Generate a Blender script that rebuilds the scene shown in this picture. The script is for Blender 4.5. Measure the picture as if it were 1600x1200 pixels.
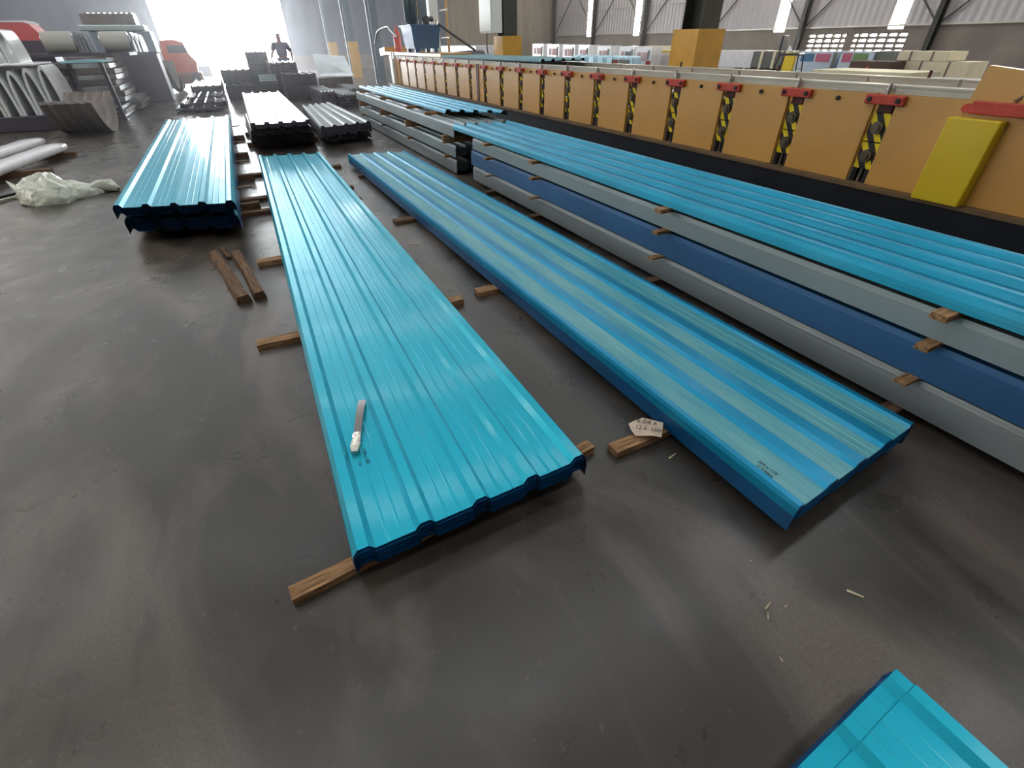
import bpy, math, random
from mathutils import Vector, Matrix
random.seed(7)
for o in list(bpy.data.objects): bpy.data.objects.remove(o)
S = bpy.context.scene
COL = S.collection

# ------------------------------------------------------------------ camera
cam = bpy.data.cameras.new('camera'); cam.sensor_width = 36.0; cam.lens = 724.0/1600*36.0
cam.clip_start = 0.02; cam.clip_end = 600
co = bpy.data.objects.new('camera', cam); COL.objects.link(co)
right = Vector((0.89355931, -0.44877651, -0.01230483))
fwd = Vector((0.35444724, 0.72203154, -0.59416968)).normalized()
right = (right - fwd*right.dot(fwd)).normalized()
up = right.cross(fwd)
co.matrix_world = Matrix(((right.x, up.x, -fwd.x, 0), (right.y, up.y, -fwd.y, 0), (right.z, up.z, -fwd.z, 1.6), (0, 0, 0, 1)))
S.camera = co
# ------------------------------------------------------------------ view and world
S.view_settings.view_transform = 'Standard'; S.view_settings.look = 'None'
S.view_settings.gamma = 1; S.view_settings.use_curve_mapping = False
S.view_settings.exposure = 0.0
W = bpy.data.worlds.new('world'); S.world = W; W.use_nodes = True
wn = W.node_tree; wn.nodes.clear()
wo = wn.nodes.new('ShaderNodeOutputWorld'); wb = wn.nodes.new('ShaderNodeBackground')
wb.inputs[0].default_value = (0.93, 0.97, 1.0, 1); wb.inputs[1].default_value = 42.0
wn.links.new(wb.outputs[0], wo.inputs[0])

def light_portal(name, loc, rot, sx, sy):
    l = bpy.data.lights.new(name, 'AREA'); l.shape = 'RECTANGLE'; l.size = sx; l.size_y = sy
    l.cycles.is_portal = True
    o = bpy.data.objects.new(name, l); COL.objects.link(o); o.location = loc; o.rotation_euler = rot
    return o
light_portal('door_portal', (0.35, 45.9, 2.8), (math.radians(-90), 0, 0), 8.0, 5.6)

# ------------------------------------------------------------------ material helpers
def lin(c):
    c = c/255.0
    return c/12.92 if c <= 0.04045 else ((c+0.055)/1.055)**2.4
def rgb(r, g, b): return (lin(r), lin(g), lin(b), 1)
MATS = {}
def mat(name, col, rough=0.5, metal=0.0, spec=0.5, coat=0.0, noise=0.0, nscale=8.0, col2=None, stretch=(1, 1, 1),
        bump=0.0, bscale=12.0, bstretch=(1, 1, 1), emit=None, estr=0.0, rvar=0.0, trans=0.0, coatr=0.1):
    if name in MATS: return MATS[name]
    m = bpy.data.materials.new(name); m.use_nodes = True; nt = m.node_tree; b = nt.nodes['Principled BSDF']
    b.inputs['Base Color'].default_value = col; b.inputs['Roughness'].default_value = rough
    b.inputs['Metallic'].default_value = metal; b.inputs['Specular IOR Level'].default_value = spec
    b.inputs['Coat Weight'].default_value = coat; b.inputs['Coat Roughness'].default_value = coatr
    if trans: b.inputs['Transmission Weight'].default_value = trans
    tc = nt.nodes.new('ShaderNodeTexCoord')
    def tex(sc, st, det=4):
        mp = nt.nodes.new('ShaderNodeMapping'); mp.inputs['Scale'].default_value = st
        nt.links.new(tc.outputs['Object'], mp.inputs[0])
        n = nt.nodes.new('ShaderNodeTexNoise'); n.inputs['Scale'].default_value = sc; n.inputs['Detail'].default_value = det
        nt.links.new(mp.outputs[0], n.inputs['Vector']); return n
    if col2 is not None or noise:
        n = tex(nscale, stretch)
        r = nt.nodes.new('ShaderNodeMapRange'); r.inputs[1].default_value = 0.35; r.inputs[2].default_value = 0.65
        nt.links.new(n.outputs['Fac'], r.inputs[0])
        mx = nt.nodes.new('ShaderNodeMix'); mx.data_type = 'RGBA'
        mx.inputs[6].default_value = col
        mx.inputs[7].default_value = col2 if col2 is not None else tuple(c*(1-noise) for c in col[:3])+(1,)
        nt.links.new(r.outputs[0], mx.inputs[0]); nt.links.new(mx.outputs[2], b.inputs['Base Color'])
        if rvar:
            r2 = nt.nodes.new('ShaderNodeMapRange'); r2.inputs[1].default_value = 0.3; r2.inputs[2].default_value = 0.7
            r2.inputs[3].default_value = max(0.03, rough-rvar); r2.inputs[4].default_value = rough+rvar
            nt.links.new(n.outputs['Fac'], r2.inputs[0]); nt.links.new(r2.outputs[0], b.inputs['Roughness'])
    if bump:
        n2 = tex(bscale, bstretch, 2)
        bp = nt.nodes.new('ShaderNodeBump'); bp.inputs['Strength'].default_value = 1.0; bp.inputs['Distance'].default_value = bump
        nt.links.new(n2.outputs['Fac'], bp.inputs['Height']); nt.links.new(bp.outputs[0], b.inputs['Normal'])
    if emit is not None:
        b.inputs['Emission Color'].default_value = emit; b.inputs['Emission Strength'].default_value = estr
    MATS[name] = m; return m

CYAN = mat('cyan_paint', rgb(0, 172, 198), 0.36, 0.55, 0.5, coat=0.3, coatr=0.1, noise=0.08, nscale=1.3, bump=0.004, bscale=4.5, bstretch=(2.0, 0.9, 1))
CYANE = mat('cyan_film_paint', rgb(0, 140, 174), 0.4, 0.55, 0.5, coat=0.1, coatr=0.15, noise=0.15, nscale=2, bump=0.002, bscale=3, bstretch=(3, 0.7, 1))
DEEP = mat('cyan_paint_shaded', rgb(0, 84, 136), 0.35, 0.3, 0.5, coat=0.3, noise=0.25, nscale=3)  # cyan paint with the shade on lower sheets put into its colour
NAVY = mat('cyan_paint_deep_shade', rgb(8, 34, 66), 0.5, 0.1, 0.4, noise=0.3, nscale=4)  # same cyan sheets, dark of shaded ends and undersides painted in
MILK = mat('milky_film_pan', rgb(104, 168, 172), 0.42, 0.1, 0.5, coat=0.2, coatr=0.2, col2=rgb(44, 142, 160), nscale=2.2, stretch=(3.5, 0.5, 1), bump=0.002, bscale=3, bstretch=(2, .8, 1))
RIBC = mat('cyan_rib_film', rgb(0, 142, 184), 0.38, 0.55, 0.5, coat=0.15, coatr=0.15, noise=0.15, nscale=2)
GREY = mat('grey_coated_steel', rgb(134, 148, 152), 0.42, 0.3, 0.5, noise=0.25, nscale=1.6, stretch=(1, .3, 6))
GREYL = mat('ribbed_grey_steel', rgb(130, 138, 142), 0.4, 0.3, 0.5, noise=0.3, nscale=3, stretch=(1, .2, 20))
BLUE = mat('blue_coated_steel', rgb(40, 92, 138), 0.5, 0.2, 0.4, col2=rgb(34, 80, 122), nscale=3, stretch=(1, .3, 2))
ALU = mat('bare_zinc_steel', rgb(200, 205, 208), 0.27, 0.85, 0.5, noise=0.12, nscale=3, bump=0.002, bscale=4)
DULL = mat('dull_grey_brown_steel', rgb(120, 112, 108), 0.45, 0.5, 0.5, noise=0.3, nscale=2)
DARKS = mat('dark_plum_steel', rgb(78, 72, 84), 0.5, 0.4, 0.5, noise=0.3, nscale=2)
WOOD = mat('rough_timber', rgb(176, 134, 94), 0.8, 0, 0.3, col2=rgb(104, 76, 50), nscale=9, stretch=(1, 9, 9), bump=0.002, bscale=30, bstretch=(.3, 3, 3))
WOODD = mat('weathered_timber', rgb(120, 90, 66), 0.85, 0, 0.3, col2=rgb(70, 52, 40), nscale=10, stretch=(.6, 8, 8), bump=0.003, bscale=30, bstretch=(.3, 3, 3))
OCHRE = mat('ochre_machine_paint', rgb(196, 144, 58), 0.42, 0, 0.5, noise=0.12, nscale=1.5, coat=1.0, coatr=.34, bump=.0006, bscale=1.5)
YEL = mat('bright_yellow_paint', rgb(206, 178, 8), 0.45, 0, 0.5, noise=0.08, nscale=2, coat=.3)
BOXY = mat('column_guard_paint', rgb(206, 156, 52), 0.32, 0.1, 0.5, noise=0.15, nscale=4, coat=.5, bump=.012, bscale=3)
RED = mat('red_bracket_paint', rgb(190, 62, 44), 0.45, 0, 0.5, noise=0.2, nscale=20)
RAIL = mat('pale_rail_steel', rgb(188, 184, 172), 0.45, 0.4, 0.5, noise=0.15, nscale=5, stretch=(3, .5, 3))
BLK = mat('black_steel', rgb(28, 27, 30), 0.45, 0.3, 0.5, noise=0.3, nscale=6)
BASE = mat('dark_base_beam', rgb(34, 37, 46), 0.4, 0.3, 0.5, noise=0.3, nscale=2)
LEDGE = mat('dusty_ledge', rgb(112, 90, 62), 0.7, 0.1, 0.4, noise=0.35, nscale=5)
CHROME = mat('chromed_roll', rgb(200, 196, 190), 0.2, 1.0)
BROWN = mat('brown_block', rgb(80, 34, 26), 0.5, 0.2, 0.5, noise=.3, nscale=20)
TANK = mat('blue_tank_paint', rgb(38, 92, 140), 0.4, 0.1, 0.5, noise=0.12, nscale=3, coat=.4)
TEALD = mat('dark_green_motor', rgb(34, 62, 70), 0.4, 0.3, 0.5)
WHITE = mat('white_enamel', rgb(222, 224, 220), 0.4, 0, 0.5)
WRAP = mat('white_wrap_film', rgb(226, 224, 228), 0.3, 0, 0.5, noise=0.1, nscale=6, coat=.4, bump=.004, bscale=8)
CREAM = mat('cream_board', rgb(222, 212, 182), 0.6, 0, 0.4, noise=0.1, nscale=4)
BAGB = mat('pale_blue_wrap', rgb(190, 205, 222), 0.35, 0, 0.5, noise=0.08, nscale=6, coat=.3)
SKYB = mat('light_blue_wrap', rgb(120, 195, 225), 0.35, 0, 0.5, col2=rgb(200, 226, 238), nscale=6, stretch=(1, 5, 1), coat=.4)
TEALS = mat('teal_grey_sheet', rgb(96, 140, 150), 0.35, 0.3, 0.5, noise=.15, nscale=3)
TAUPE = mat('brown_grey_board', rgb(120, 104, 100), 0.6, 0, 0.4, noise=.15, nscale=3)
GRYB = mat('grey_board', rgb(120, 122, 116), 0.6, 0, 0.4, noise=.25, nscale=3, stretch=(8, 8, .3))
INK = mat('black_ink', rgb(14, 22, 30), 0.6)
PLAST = mat('cloudy_plastic_bag', rgb(206, 208, 190), 0.22, 0, 0.5, noise=0.15, nscale=9, coat=.6, bump=0.06, bscale=10)
FOIL = mat('crumpled_foil', rgb(205, 200, 188), 0.25, 0.9, bump=0.01, bscale=60)
STRAP = mat('grey_metal_strap', rgb(128, 122, 122), 0.4, 0.7)
PAPER = mat('card_tag', rgb(212, 190, 170), 0.85, 0, 0.2, noise=0.15, nscale=30)
ORNG = mat('orange_paint', rgb(196, 92, 50), 0.5, 0, 0.5, noise=.2, nscale=5)
REDP = mat('faded_red_panel', rgb(196, 72, 72), 0.5, 0, 0.5, noise=.1, nscale=2)
PINK = mat('dusty_pink_print', rgb(176, 138, 140), 0.6)
MAG = mat('magenta_print', rgb(186, 96, 126), 0.6)
GRN = mat('green_print', rgb(110, 140, 90), 0.6)
BLP = mat('blue_print', rgb(60, 110, 150), 0.6)
BEIGE = mat('beige_wrapped_coil', rgb(168, 166, 158), 0.5, .1, .4, noise=.15, nscale=1, stretch=(.3, 1, 5))
COLM = mat('column_steel_paint', rgb(82, 98, 108), 0.5, 0.2, 0.5, noise=.15, nscale=4)
COLD = mat('dark_column_steel', rgb(62, 62, 56), 0.5, 0.3, 0.5, noise=.3, nscale=3)
SKIN = mat('skin', rgb(130, 84, 66), 0.5); HAIR = mat('hair', rgb(24, 20, 20), 0.6)
SHIRT = mat('dark_shirt', rgb(70, 58, 82), 0.8); TROU = mat('dark_trousers', rgb(44, 52, 84), 0.8)
GLASSP = mat('pale_green_film_sheets', rgb(170, 190, 188), 0.25, 0.2, .5, noise=.1, nscale=3, coat=.5)
LEATH = mat('black_vinyl', rgb(38, 42, 58), 0.3, 0, .5, coat=.3)

ZINC = mat('backlit_zinc_sheet', rgb(238, 242, 244), 0.35, 0.35, .5, noise=.06, nscale=3)  # near white stands in for door light glowing in the arches
DUSTY = mat('dusty_grey_sheet', rgb(140, 140, 138), 0.62, 0.2, .4, noise=.3, nscale=5, stretch=(1, .4, 1))
def cladding(name, c1, c2, axis, pitch):
    m = bpy.data.materials.new(name); m.use_nodes = True; nt = m.node_tree; b = nt.nodes['Principled BSDF']
    b.inputs['Roughness'].default_value = 0.5; b.inputs['Metallic'].default_value = 0.15
    tc = nt.nodes.new('ShaderNodeTexCoord'); w = nt.nodes.new('ShaderNodeTexWave')
    w.wave_type = 'BANDS'; w.bands_direction = axis; w.inputs['Scale'].default_value = 0.314/pitch
    w.inputs['Distortion'].default_value = 0.0
    nt.links.new(tc.outputs['Object'], w.inputs['Vector'])
    n = nt.nodes.new('ShaderNodeTexNoise'); n.inputs['Scale'].default_value = 0.35
    nt.links.new(tc.outputs['Object'], n.inputs['Vector'])
    mx = nt.nodes.new('ShaderNodeMix'); mx.data_type = 'RGBA'; mx.inputs[6].default_value = c1; mx.inputs[7].default_value = c2
    nt.links.new(n.outputs['Fac'], mx.inputs[0]); nt.links.new(mx.outputs[2], b.inputs['Base Color'])
    bp = nt.nodes.new('ShaderNodeBump'); bp.inputs['Distance'].default_value = 0.03; bp.inputs['Strength'].default_value = 1
    nt.links.new(w.outputs['Fac'], bp.inputs['Height']); nt.links.new(bp.outputs[0], b.inputs['Normal'])
    return m
CLADR = cladding('corrugated_cladding_side', rgb(186, 180, 180), rgb(168, 162, 164), 'Y', 0.33)
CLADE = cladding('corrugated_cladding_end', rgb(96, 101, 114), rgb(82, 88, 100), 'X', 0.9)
ROOFM = cladding('corrugated_roof_underside', rgb(186, 188, 190), rgb(170, 172, 176), 'X', 0.3)
RENDR = mat('rendered_masonry', rgb(140, 130, 122), 0.85, 0, .3, col2=rgb(122, 113, 106), nscale=.7, bump=.01, bscale=8)
BRWALL = mat('stained_concrete_wall', rgb(138, 128, 114), 0.8, 0, .3, col2=rgb(118, 108, 96), nscale=1.0, stretch=(2.5, 1, .25))
SKYL = mat('translucent_wall_sheet', rgb(240, 236, 220), 0.5, emit=(1.0, 0.93, 0.78, 1), estr=26.0)
ROOFL = mat('translucent_roof_sheet', rgb(235, 240, 240), 0.5, emit=(0.94, 0.98, 1.0, 1), estr=5.0)
GROUND = mat('sunlit_yard', rgb(190, 188, 184), 0.9, noise=.1, nscale=1)

def floor_material():
    m = bpy.data.materials.new('polished_concrete'); m.use_nodes = True; nt = m.node_tree; b = nt.nodes['Principled BSDF']
    N = nt.nodes.new; L = nt.links.new
    tc = N('ShaderNodeTexCoord')
    def noise(sc, det, dist=0.0, st=(1, 1, 1)):
        mp = N('ShaderNodeMapping'); mp.inputs['Scale'].default_value = st; L(tc.outputs['Object'], mp.inputs[0])
        n = N('ShaderNodeTexNoise'); n.inputs['Scale'].default_value = sc; n.inputs['Detail'].default_value = det
        n.inputs['Distortion'].default_value = dist; L(mp.outputs[0], n.inputs['Vector']); return n
    def ramp(src, a, bb, c1, c2):
        r = N('ShaderNodeMapRange'); r.inputs[1].default_value = a; r.inputs[2].default_value = bb
        r.inputs[3].default_value = c1; r.inputs[4].default_value = c2; L(src, r.inputs[0]); return r.outputs[0]
    def mix(f, a, c, typ='MIX'):
        x = N('ShaderNodeMix'); x.data_type = 'RGBA'; x.blend_type = typ
        if isinstance(f, float): x.inputs[0].default_value = f
        else: L(f, x.inputs[0])
        if isinstance(a, tuple): x.inputs[6].default_value = a
        else: L(a, x.inputs[6])
        if isinstance(c, tuple): x.inputs[7].default_value = c
        else: L(c, x.inputs[7])
        return x.outputs[2]
    big = noise(0.9, 5, 0.8); fine = noise(90, 3); mid = noise(3.5, 6, .3)
    dust = noise(1.4, 6, 1.0, (1.0, 0.45, 1))
    c = mix(ramp(big.outputs['Fac'], .35, .68, 0, 1), rgb(62, 57, 52), rgb(48, 43, 38))
    c = mix(ramp(mid.outputs['Fac'], .5, .75, 0, .55), c, rgb(74, 67, 56))
    c = mix(ramp(dust.outputs['Fac'], .46, .64, 0, .8), c, rgb(112, 101, 93))
    c = mix(ramp(fine.outputs['Fac'], .3, .7, 0, .35), c, rgb(46, 42, 39))
    scr = noise(5, 8, .4, (2.2, .7, 1)); spk = noise(38, 4, 0, (1, .5, 1))
    c = mix(ramp(scr.outputs['Fac'], .57, .72, 0, .32), c, rgb(44, 38, 35))
    c = mix(ramp(spk.outputs['Fac'], .67, .75, 0, .3), c, rgb(128, 116, 104))
    L(c, b.inputs['Base Color'])
    L(ramp(mid.outputs['Fac'], .3, .7, .25, .37), b.inputs['Roughness'])
    b.inputs['Specular IOR Level'].default_value = 0.55
    bp = N('ShaderNodeBump'); bp.inputs['Distance'].default_value = .0004; L(mid.outputs['Fac'], bp.inputs['Height']); L(bp.outputs[0], b.inputs['Normal'])
    return m
FLOOR = floor_material()

def hazard_material():
    m = bpy.data.materials.new('hazard_tape'); m.use_nodes = True; nt = m.node_tree; b = nt.nodes['Principled BSDF']
    tc = nt.nodes.new('ShaderNodeTexCoord'); sp = nt.nodes.new('ShaderNodeSeparateXYZ'); nt.links.new(tc.outputs['Object'], sp.inputs[0])
    a = nt.nodes.new('ShaderNodeMath'); a.operation = 'MULTIPLY_ADD'; a.inputs[1].default_value = -0.62
    nt.links.new(sp.outputs['Z'], a.inputs[0]); nt.links.new(sp.outputs['Y'], a.inputs[2])
    mu = nt.nodes.new('ShaderNodeMath'); mu.operation = 'MULTIPLY'; mu.inputs[1].default_value = 1/0.115; nt.links.new(a.outputs[0], mu.inputs[0])
    fr = nt.nodes.new('ShaderNodeMath'); fr.operation = 'FRACT'; nt.links.new(mu.outputs[0], fr.inputs[0])
    gt = nt.nodes.new('ShaderNodeMath'); gt.operation = 'GREATER_THAN'; gt.inputs[1].default_value = 0.5; nt.links.new(fr.outputs[0], gt.inputs[0])
    mx = nt.nodes.new('ShaderNodeMix'); mx.data_type = 'RGBA'; mx.inputs[6].default_value = rgb(34, 34, 36); mx.inputs[7].default_value = rgb(224, 200, 20)
    nt.links.new(gt.outputs[0], mx.inputs[0]); nt.links.new(mx.outputs[2], b.inputs['Base Color']); b.inputs['Roughness'].default_value = .35
    return m
HAZ = hazard_material()

# ------------------------------------------------------------------ mesh helpers
class MB:
    def __init__(s): s.v = []; s.f = []; s.mi = []; s.sm = []
    def add(s, vs, fs, mi=0, smooth=False):
        b = len(s.v); s.v += [tuple(v) for v in vs]
        for f in fs: s.f.append([b+i for i in f]); s.mi.append(mi); s.sm.append(smooth)
    def box(s, x0, x1, y0, y1, z0, z1, mi=0, R=None, c=None):
        vs = [Vector((x, y, z)) for z in (z0, z1) for y in (y0, y1) for x in (x0, x1)]
        if R is not None: vs = [R @ v + (c or Vector()) for v in vs]
        s.add(vs, [(0, 2, 3, 1), (4, 5, 7, 6), (0, 1, 5, 4), (2, 6, 7, 3), (0, 4, 6, 2), (1, 3, 7, 5)], mi)
    def cbox(s, x0, x1, y0, y1, z0, z1, c=0.004, mi=0):
        """box with chamfered vertical and horizontal edges"""
        X = [(x0, y0), (x1, y0), (x1, y1), (x0, y1)]
        def ring(d, z):
            return [(x0+d, y0, z), (x1-d, y0, z), (x1, y0+d, z), (x1, y1-d, z), (x1-d, y1, z), (x0+d, y1, z), (x0, y1-d, z), (x0, y0+d, z)] 
        def inset(d, z):
            return [(x0+2*d, y0+d, z), (x1-2*d, y0+d, z), (x1-d, y0+2*d, z), (x1-d, y1-2*d, z), (x1-2*d, y1-d, z), (x0+2*d, y1-d, z), (x0+d, y1-2*d, z), (x0+d, y0+2*d, z)]
        vs = inset(c, z0)+ring(c, z0+c)+ring(c, z1-c)+inset(c, z1)
        fs = [tuple(range(7, -1, -1)), tuple(range(24, 32))]
        for k in range(3):
            for i in range(8):
                j = (i+1) % 8; fs.append((k*8+i, k*8+j, k*8+8+j, k*8+8+i))
        s.add(vs, fs, mi)
    def prism(s, pts, axis, a, b, mi=0, smooth=False):
        """closed 2D outline extruded along axis ('x','y','z') from a to b"""
        def p(u, w, t): return {'x': (t, u, w), 'y': (u, t, w), 'z': (u, w, t)}[axis]
        n = len(pts); vs = [p(u, w, a) for u, w in pts]+[p(u, w, b) for u, w in pts]
        fs = [tuple(range(n)), tuple(range(2*n-1, n-1, -1))]
        s.add(vs, fs, mi)
        s.add(vs, [(i, i+n, (i+1) % n+n, (i+1) % n) for i in range(n)], mi, smooth)
    def tube(s, path, r, n=10, mi=0, caps=True, smooth=True):
        path = [Vector(p) for p in path]; rs = r if isinstance(r, (list, tuple)) else [r]*len(path)
        vs = []; prev = None
        for i, p in enumerate(path):
            d = (path[min(i+1, len(path)-1)]-path[max(i-1, 0)]).normalized()
            if prev is None:
                a = Vector((0, 0, 1)) if abs(d.z) < .9 else Vector((1, 0, 0)); u = d.cross(a).normalized()
            else: u = (prev-d*prev.dot(d)).normalized()
            prev = u; w = d.cross(u)
            for k in range(n):
                t = 2*math.pi*k/n; vs.append(p+(u*math.cos(t)+w*math.sin(t))*rs[i])
        fs = [(i*n+k, i*n+(k+1) % n, (i+1)*n+(k+1) % n, (i+1)*n+k) for i in range(len(path)-1) for k in range(n)]
        s.add(vs, fs, mi, smooth)
        if caps:
            s.add(vs, [tuple(range(n-1, -1, -1)), tuple(range((len(path)-1)*n, len(path)*n))], mi)
    def beam(s, p, q, w, h, mi=0):
        p = Vector(p); q = Vector(q); d = (q-p).normalized()
        a = Vector((0, 0, 1)) if abs(d.z) < .95 else Vector((0, 1, 0)); u = d.cross(a).normalized(); v = u.cross(d)
        vs = [x+u*i*w/2+v*j*h/2 for x in (p, q) for i, j in ((-1, -1), (1, -1), (1, 1), (-1, 1))]
        s.add(vs, [(3, 2, 1, 0), (4, 5, 6, 7), (0, 1, 5, 4), (1, 2, 6, 5), (2, 3, 7, 6), (3, 0, 4, 7)], mi)
    def build(s, name, mats, parent=None, loc=None):
        me = bpy.data.meshes.new(name)
        off = Vector(loc) if loc is not None else Vector()
        me.from_pydata([tuple(Vector(v)-off) for v in s.v], [], s.f)
        for m in (mats if isinstance(mats, (list, tuple)) else [mats]): me.materials.append(m)
        for p, mi, sm in zip(me.polygons, s.mi, s.sm): p.material_index = mi; p.use_smooth = sm
        me.update()
        o = bpy.data.objects.new(name, me); COL.objects.link(o); o.location = off
        if parent is not None:
            o.parent = parent; o.location = off
        return o
def tag(o, label=None, cat=None, group=None, kind=None):
    if label: o['label'] = label
    if cat: o['category'] = cat
    if group: o['group'] = group
    if kind: o['kind'] = kind
    return o
def root(name, loc, label, cat, group=None, rz=0.0):
    o = bpy.data.objects.new(name, None); COL.objects.link(o); o.location = loc; o.rotation_euler = (0, 0, rz)
    o.empty_display_size = .1
    return tag(o, label, cat, group)
def copy_tree(o, parent=None):
    c = o.copy(); COL.objects.link(c); c.parent = parent
    for ch in list(o.children): copy_tree(ch, c)
    return c
def struct(o): o['kind'] = 'structure'; return o
def rotz(a): return Matrix.Rotation(a, 3, 'Z')
def ico_blob(name, parts, m, parent=None, sub=2, fix=None):
    """one continuous skinned surface grown on a little skeleton: parts = (verts, edges, radii)"""
    vs, es, rs = parts
    me = bpy.data.meshes.new(name); me.from_pydata(vs, es, []); me.materials.append(m)
    o = bpy.data.objects.new(name, me); COL.objects.link(o)
    sk = o.modifiers.new('skin', 'SKIN'); sk.use_smooth_shade = True
    if not me.skin_vertices: me.attributes  # layer is created with the modifier below
    lay = me.skin_vertices[0] if me.skin_vertices else None
    if lay is None:
        bpy.context.view_layer.objects.active = o
        bpy.ops.mesh.customdata_skin_add(); lay = me.skin_vertices[0]
    for i, r in enumerate(rs):
        lay.data[i].radius = r if isinstance(r, tuple) else (r, r)
    lay.data[0].use_root = True
    ss = o.modifiers.new('sub', 'SUBSURF'); ss.levels = sub; ss.render_levels = sub
    if parent: o.parent = parent
    return o

# ------------------------------------------------------------------ the building
def slab(name, m, *b):
    mb = MB(); mb.box(*b); return struct(mb.build(name, m))
mb = MB(); mb.box(-14.2, 27.9, -12, 46.3, -.2, 0); struct(mb.build('floor', FLOOR))
mb = MB(); mb.box(-160, 200, 46.3, 300, -.3, -.02); struct(mb.build('ground', GROUND))
mb = MB(); mb.box(27.9, 160, -60, 46.3, -.3, -.02); struct(mb.build('ground', GROUND))
EY = 46.0
# end wall with the open door
mb = MB()
mb.box(-14, -3.78, EY, EY+.12, 0, 11); mb.box(4.45, 17.0, EY, EY+.12, 0, 11); mb.box(-3.78, 4.45, EY, EY+.12, 5.75, 11)
struct(mb.build('wall_end', CLADE))
mb = MB(); mb.box(17.0, 27.4, EY-.15, EY+.12, 0, 11); struct(mb.build('wall_end_masonry', BRWALL))
mb = MB(); mb.box(4.45, 17.0, EY-.25, EY, 0, .95); mb.box(-14, -3.78, EY-.25, EY, 0, .95); struct(mb.build('trim_1', RENDR))
mb = MB(); ly = [3.65+6.1*k for k in range(7)]; e = [-12.0]+[v for s_ in ly for v in (s_-.45, s_+.45)]+[EY]
for i in range(0, len(e), 2): mb.box(-14.2, -14, e[i], e[i+1], 2, 8.4)
mb.box(-14.2, -14, -12, EY, 0, 2); mb.box(-14.2, -14, -12, EY, 8.4, 11)
struct(mb.build('wall_left', CLADR))
SKYW = mat('added_side_glow', rgb(240, 236, 220), 0.5, emit=(1.0, 0.95, 0.86, 1), estr=11.0)  # unseen glowing wall strips, added to light sides that face left
for k, s_ in enumerate(ly):
    mb = MB(); mb.box(-14.15, -14.1, s_-.45, s_+.45, 2, 8.4); struct(mb.build('window_%d' % (k+40), SKYW))
slab('wall_behind', RENDR, -14.2, 27.9, -12.2, -12, 0, 11)
# roof, low pitch with translucent strips
mb = MB(); lt = []
RX0, RX1, RH, RR = -14.2, 27.9, 8.6, 11.4
xm = (RX0+RX1)/2
def rz_(x): return RR-(RR-RH)*abs(x-xm)/(RX1-xm)
ys = [-12]
strips = []
y = -2.3
while y < 45:
    strips.append((y, y+.95)); y += 6.15
edges = [-12]+[e for s_ in strips for e in s_]+[46.2]
for i in range(0, len(edges), 2):
    a, b = edges[i], edges[i+1]
    for xa, xb in ((RX0, xm), (xm, RX1)):
        mb.add([(xa, a, rz_(xa)), (xb, a, rz_(xb)), (xb, b, rz_(xb)), (xa, b, rz_(xa)),
                (xa, a, rz_(xa)+.1), (xb, a, rz_(xb)+.1), (xb, b, rz_(xb)+.1), (xa, b, rz_(xa)+.1)],
               [(0, 3, 2, 1), (4, 5, 6, 7), (0, 1, 5, 4), (1, 2, 6, 5), (2, 3, 7, 6), (3, 0, 4, 7)])
struct(mb.build('ceiling', ROOFM))
for k, (a, b) in enumerate(strips):
    mb = MB()
    for xa, xb in ((RX0, xm), (xm, RX1)):
        mb.add([(xa, a, rz_(xa)+.02), (xb, a, rz_(xb)+.02), (xb, b, rz_(xb)+.02), (xa, b, rz_(xa)+.02),
                (xa, a, rz_(xa)+.05), (xb, a, rz_(xb)+.05), (xb, b, rz_(xb)+.05), (xa, b, rz_(xa)+.05)],
               [(0, 3, 2, 1), (4, 5, 6, 7), (0, 1, 5, 4), (1, 2, 6, 5), (2, 3, 7, 6), (3, 0, 4, 7)])
    struct(mb.build('window_%d' % (k+20), ROOFL))
# gables above the eaves
# side wall on the right: masonry with a vent block grid, corrugated cladding above with translucent strips
WX = 27.4
MZ = 1.95
VY0, VY1, VZ0, VZ1 = 15.2, 20.1, .93, 1.74
mb = MB()
mb.box(WX, WX+.25, -12, VY0, 0, MZ); mb.box(WX, WX+.25, VY1, EY, 0, MZ)
mb.box(WX, WX+.25, VY0, VY1, 0, VZ0); mb.box(WX, WX+.25, VY0, VY1, VZ1, MZ)
struct(mb.build('wall_right', RENDR))
mb = MB(); rows = 4; cols = 11
pz = (VZ1-VZ0)/rows; py = (VY1-VY0)/cols
for r in range(rows+1): 
    zc = VZ0+r*pz; mb.box(WX+.02, WX+.2, VY0, VY1, max(VZ0, zc-.055), min(VZ1, zc+.055))
for c in range(cols+1):
    yc = VY0+c*py; w = .05 if c != 6 else .2
    mb.box(WX+.03, WX+.19, max(VY0, yc-w), min(VY1, yc+w), VZ0, VZ1)
struct(mb.build('window_1', RENDR))
sy = [(9.75+6.1*k) for k in range(-3, 6)]
mb = MB(); e = [-12.0]+[v for s_ in sy for v in (s_-.33, s_+.33)]+[EY]
for i in range(0, len(e), 2): mb.box(WX-.02, WX+.05, e[i], e[i+1], MZ, 9.0)
mb.box(WX-.02, WX+.05, -12, EY, 8.4, 9.2)
struct(mb.build('wall_right_cladding', CLADR))
for k, s_ in enumerate(sy):
    mb = MB(); mb.box(WX, WX+.03, s_-.33, s_+.33, MZ-.1, 8.4); struct(mb.build('window_%d' % (k+2), SKYL))
mb = MB()
for z in (MZ, 3.5, 5.2): mb.box(WX-.1, WX-.02, -12, EY, z, z+.07)
struct(mb.build('trim_2', RAIL))
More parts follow.
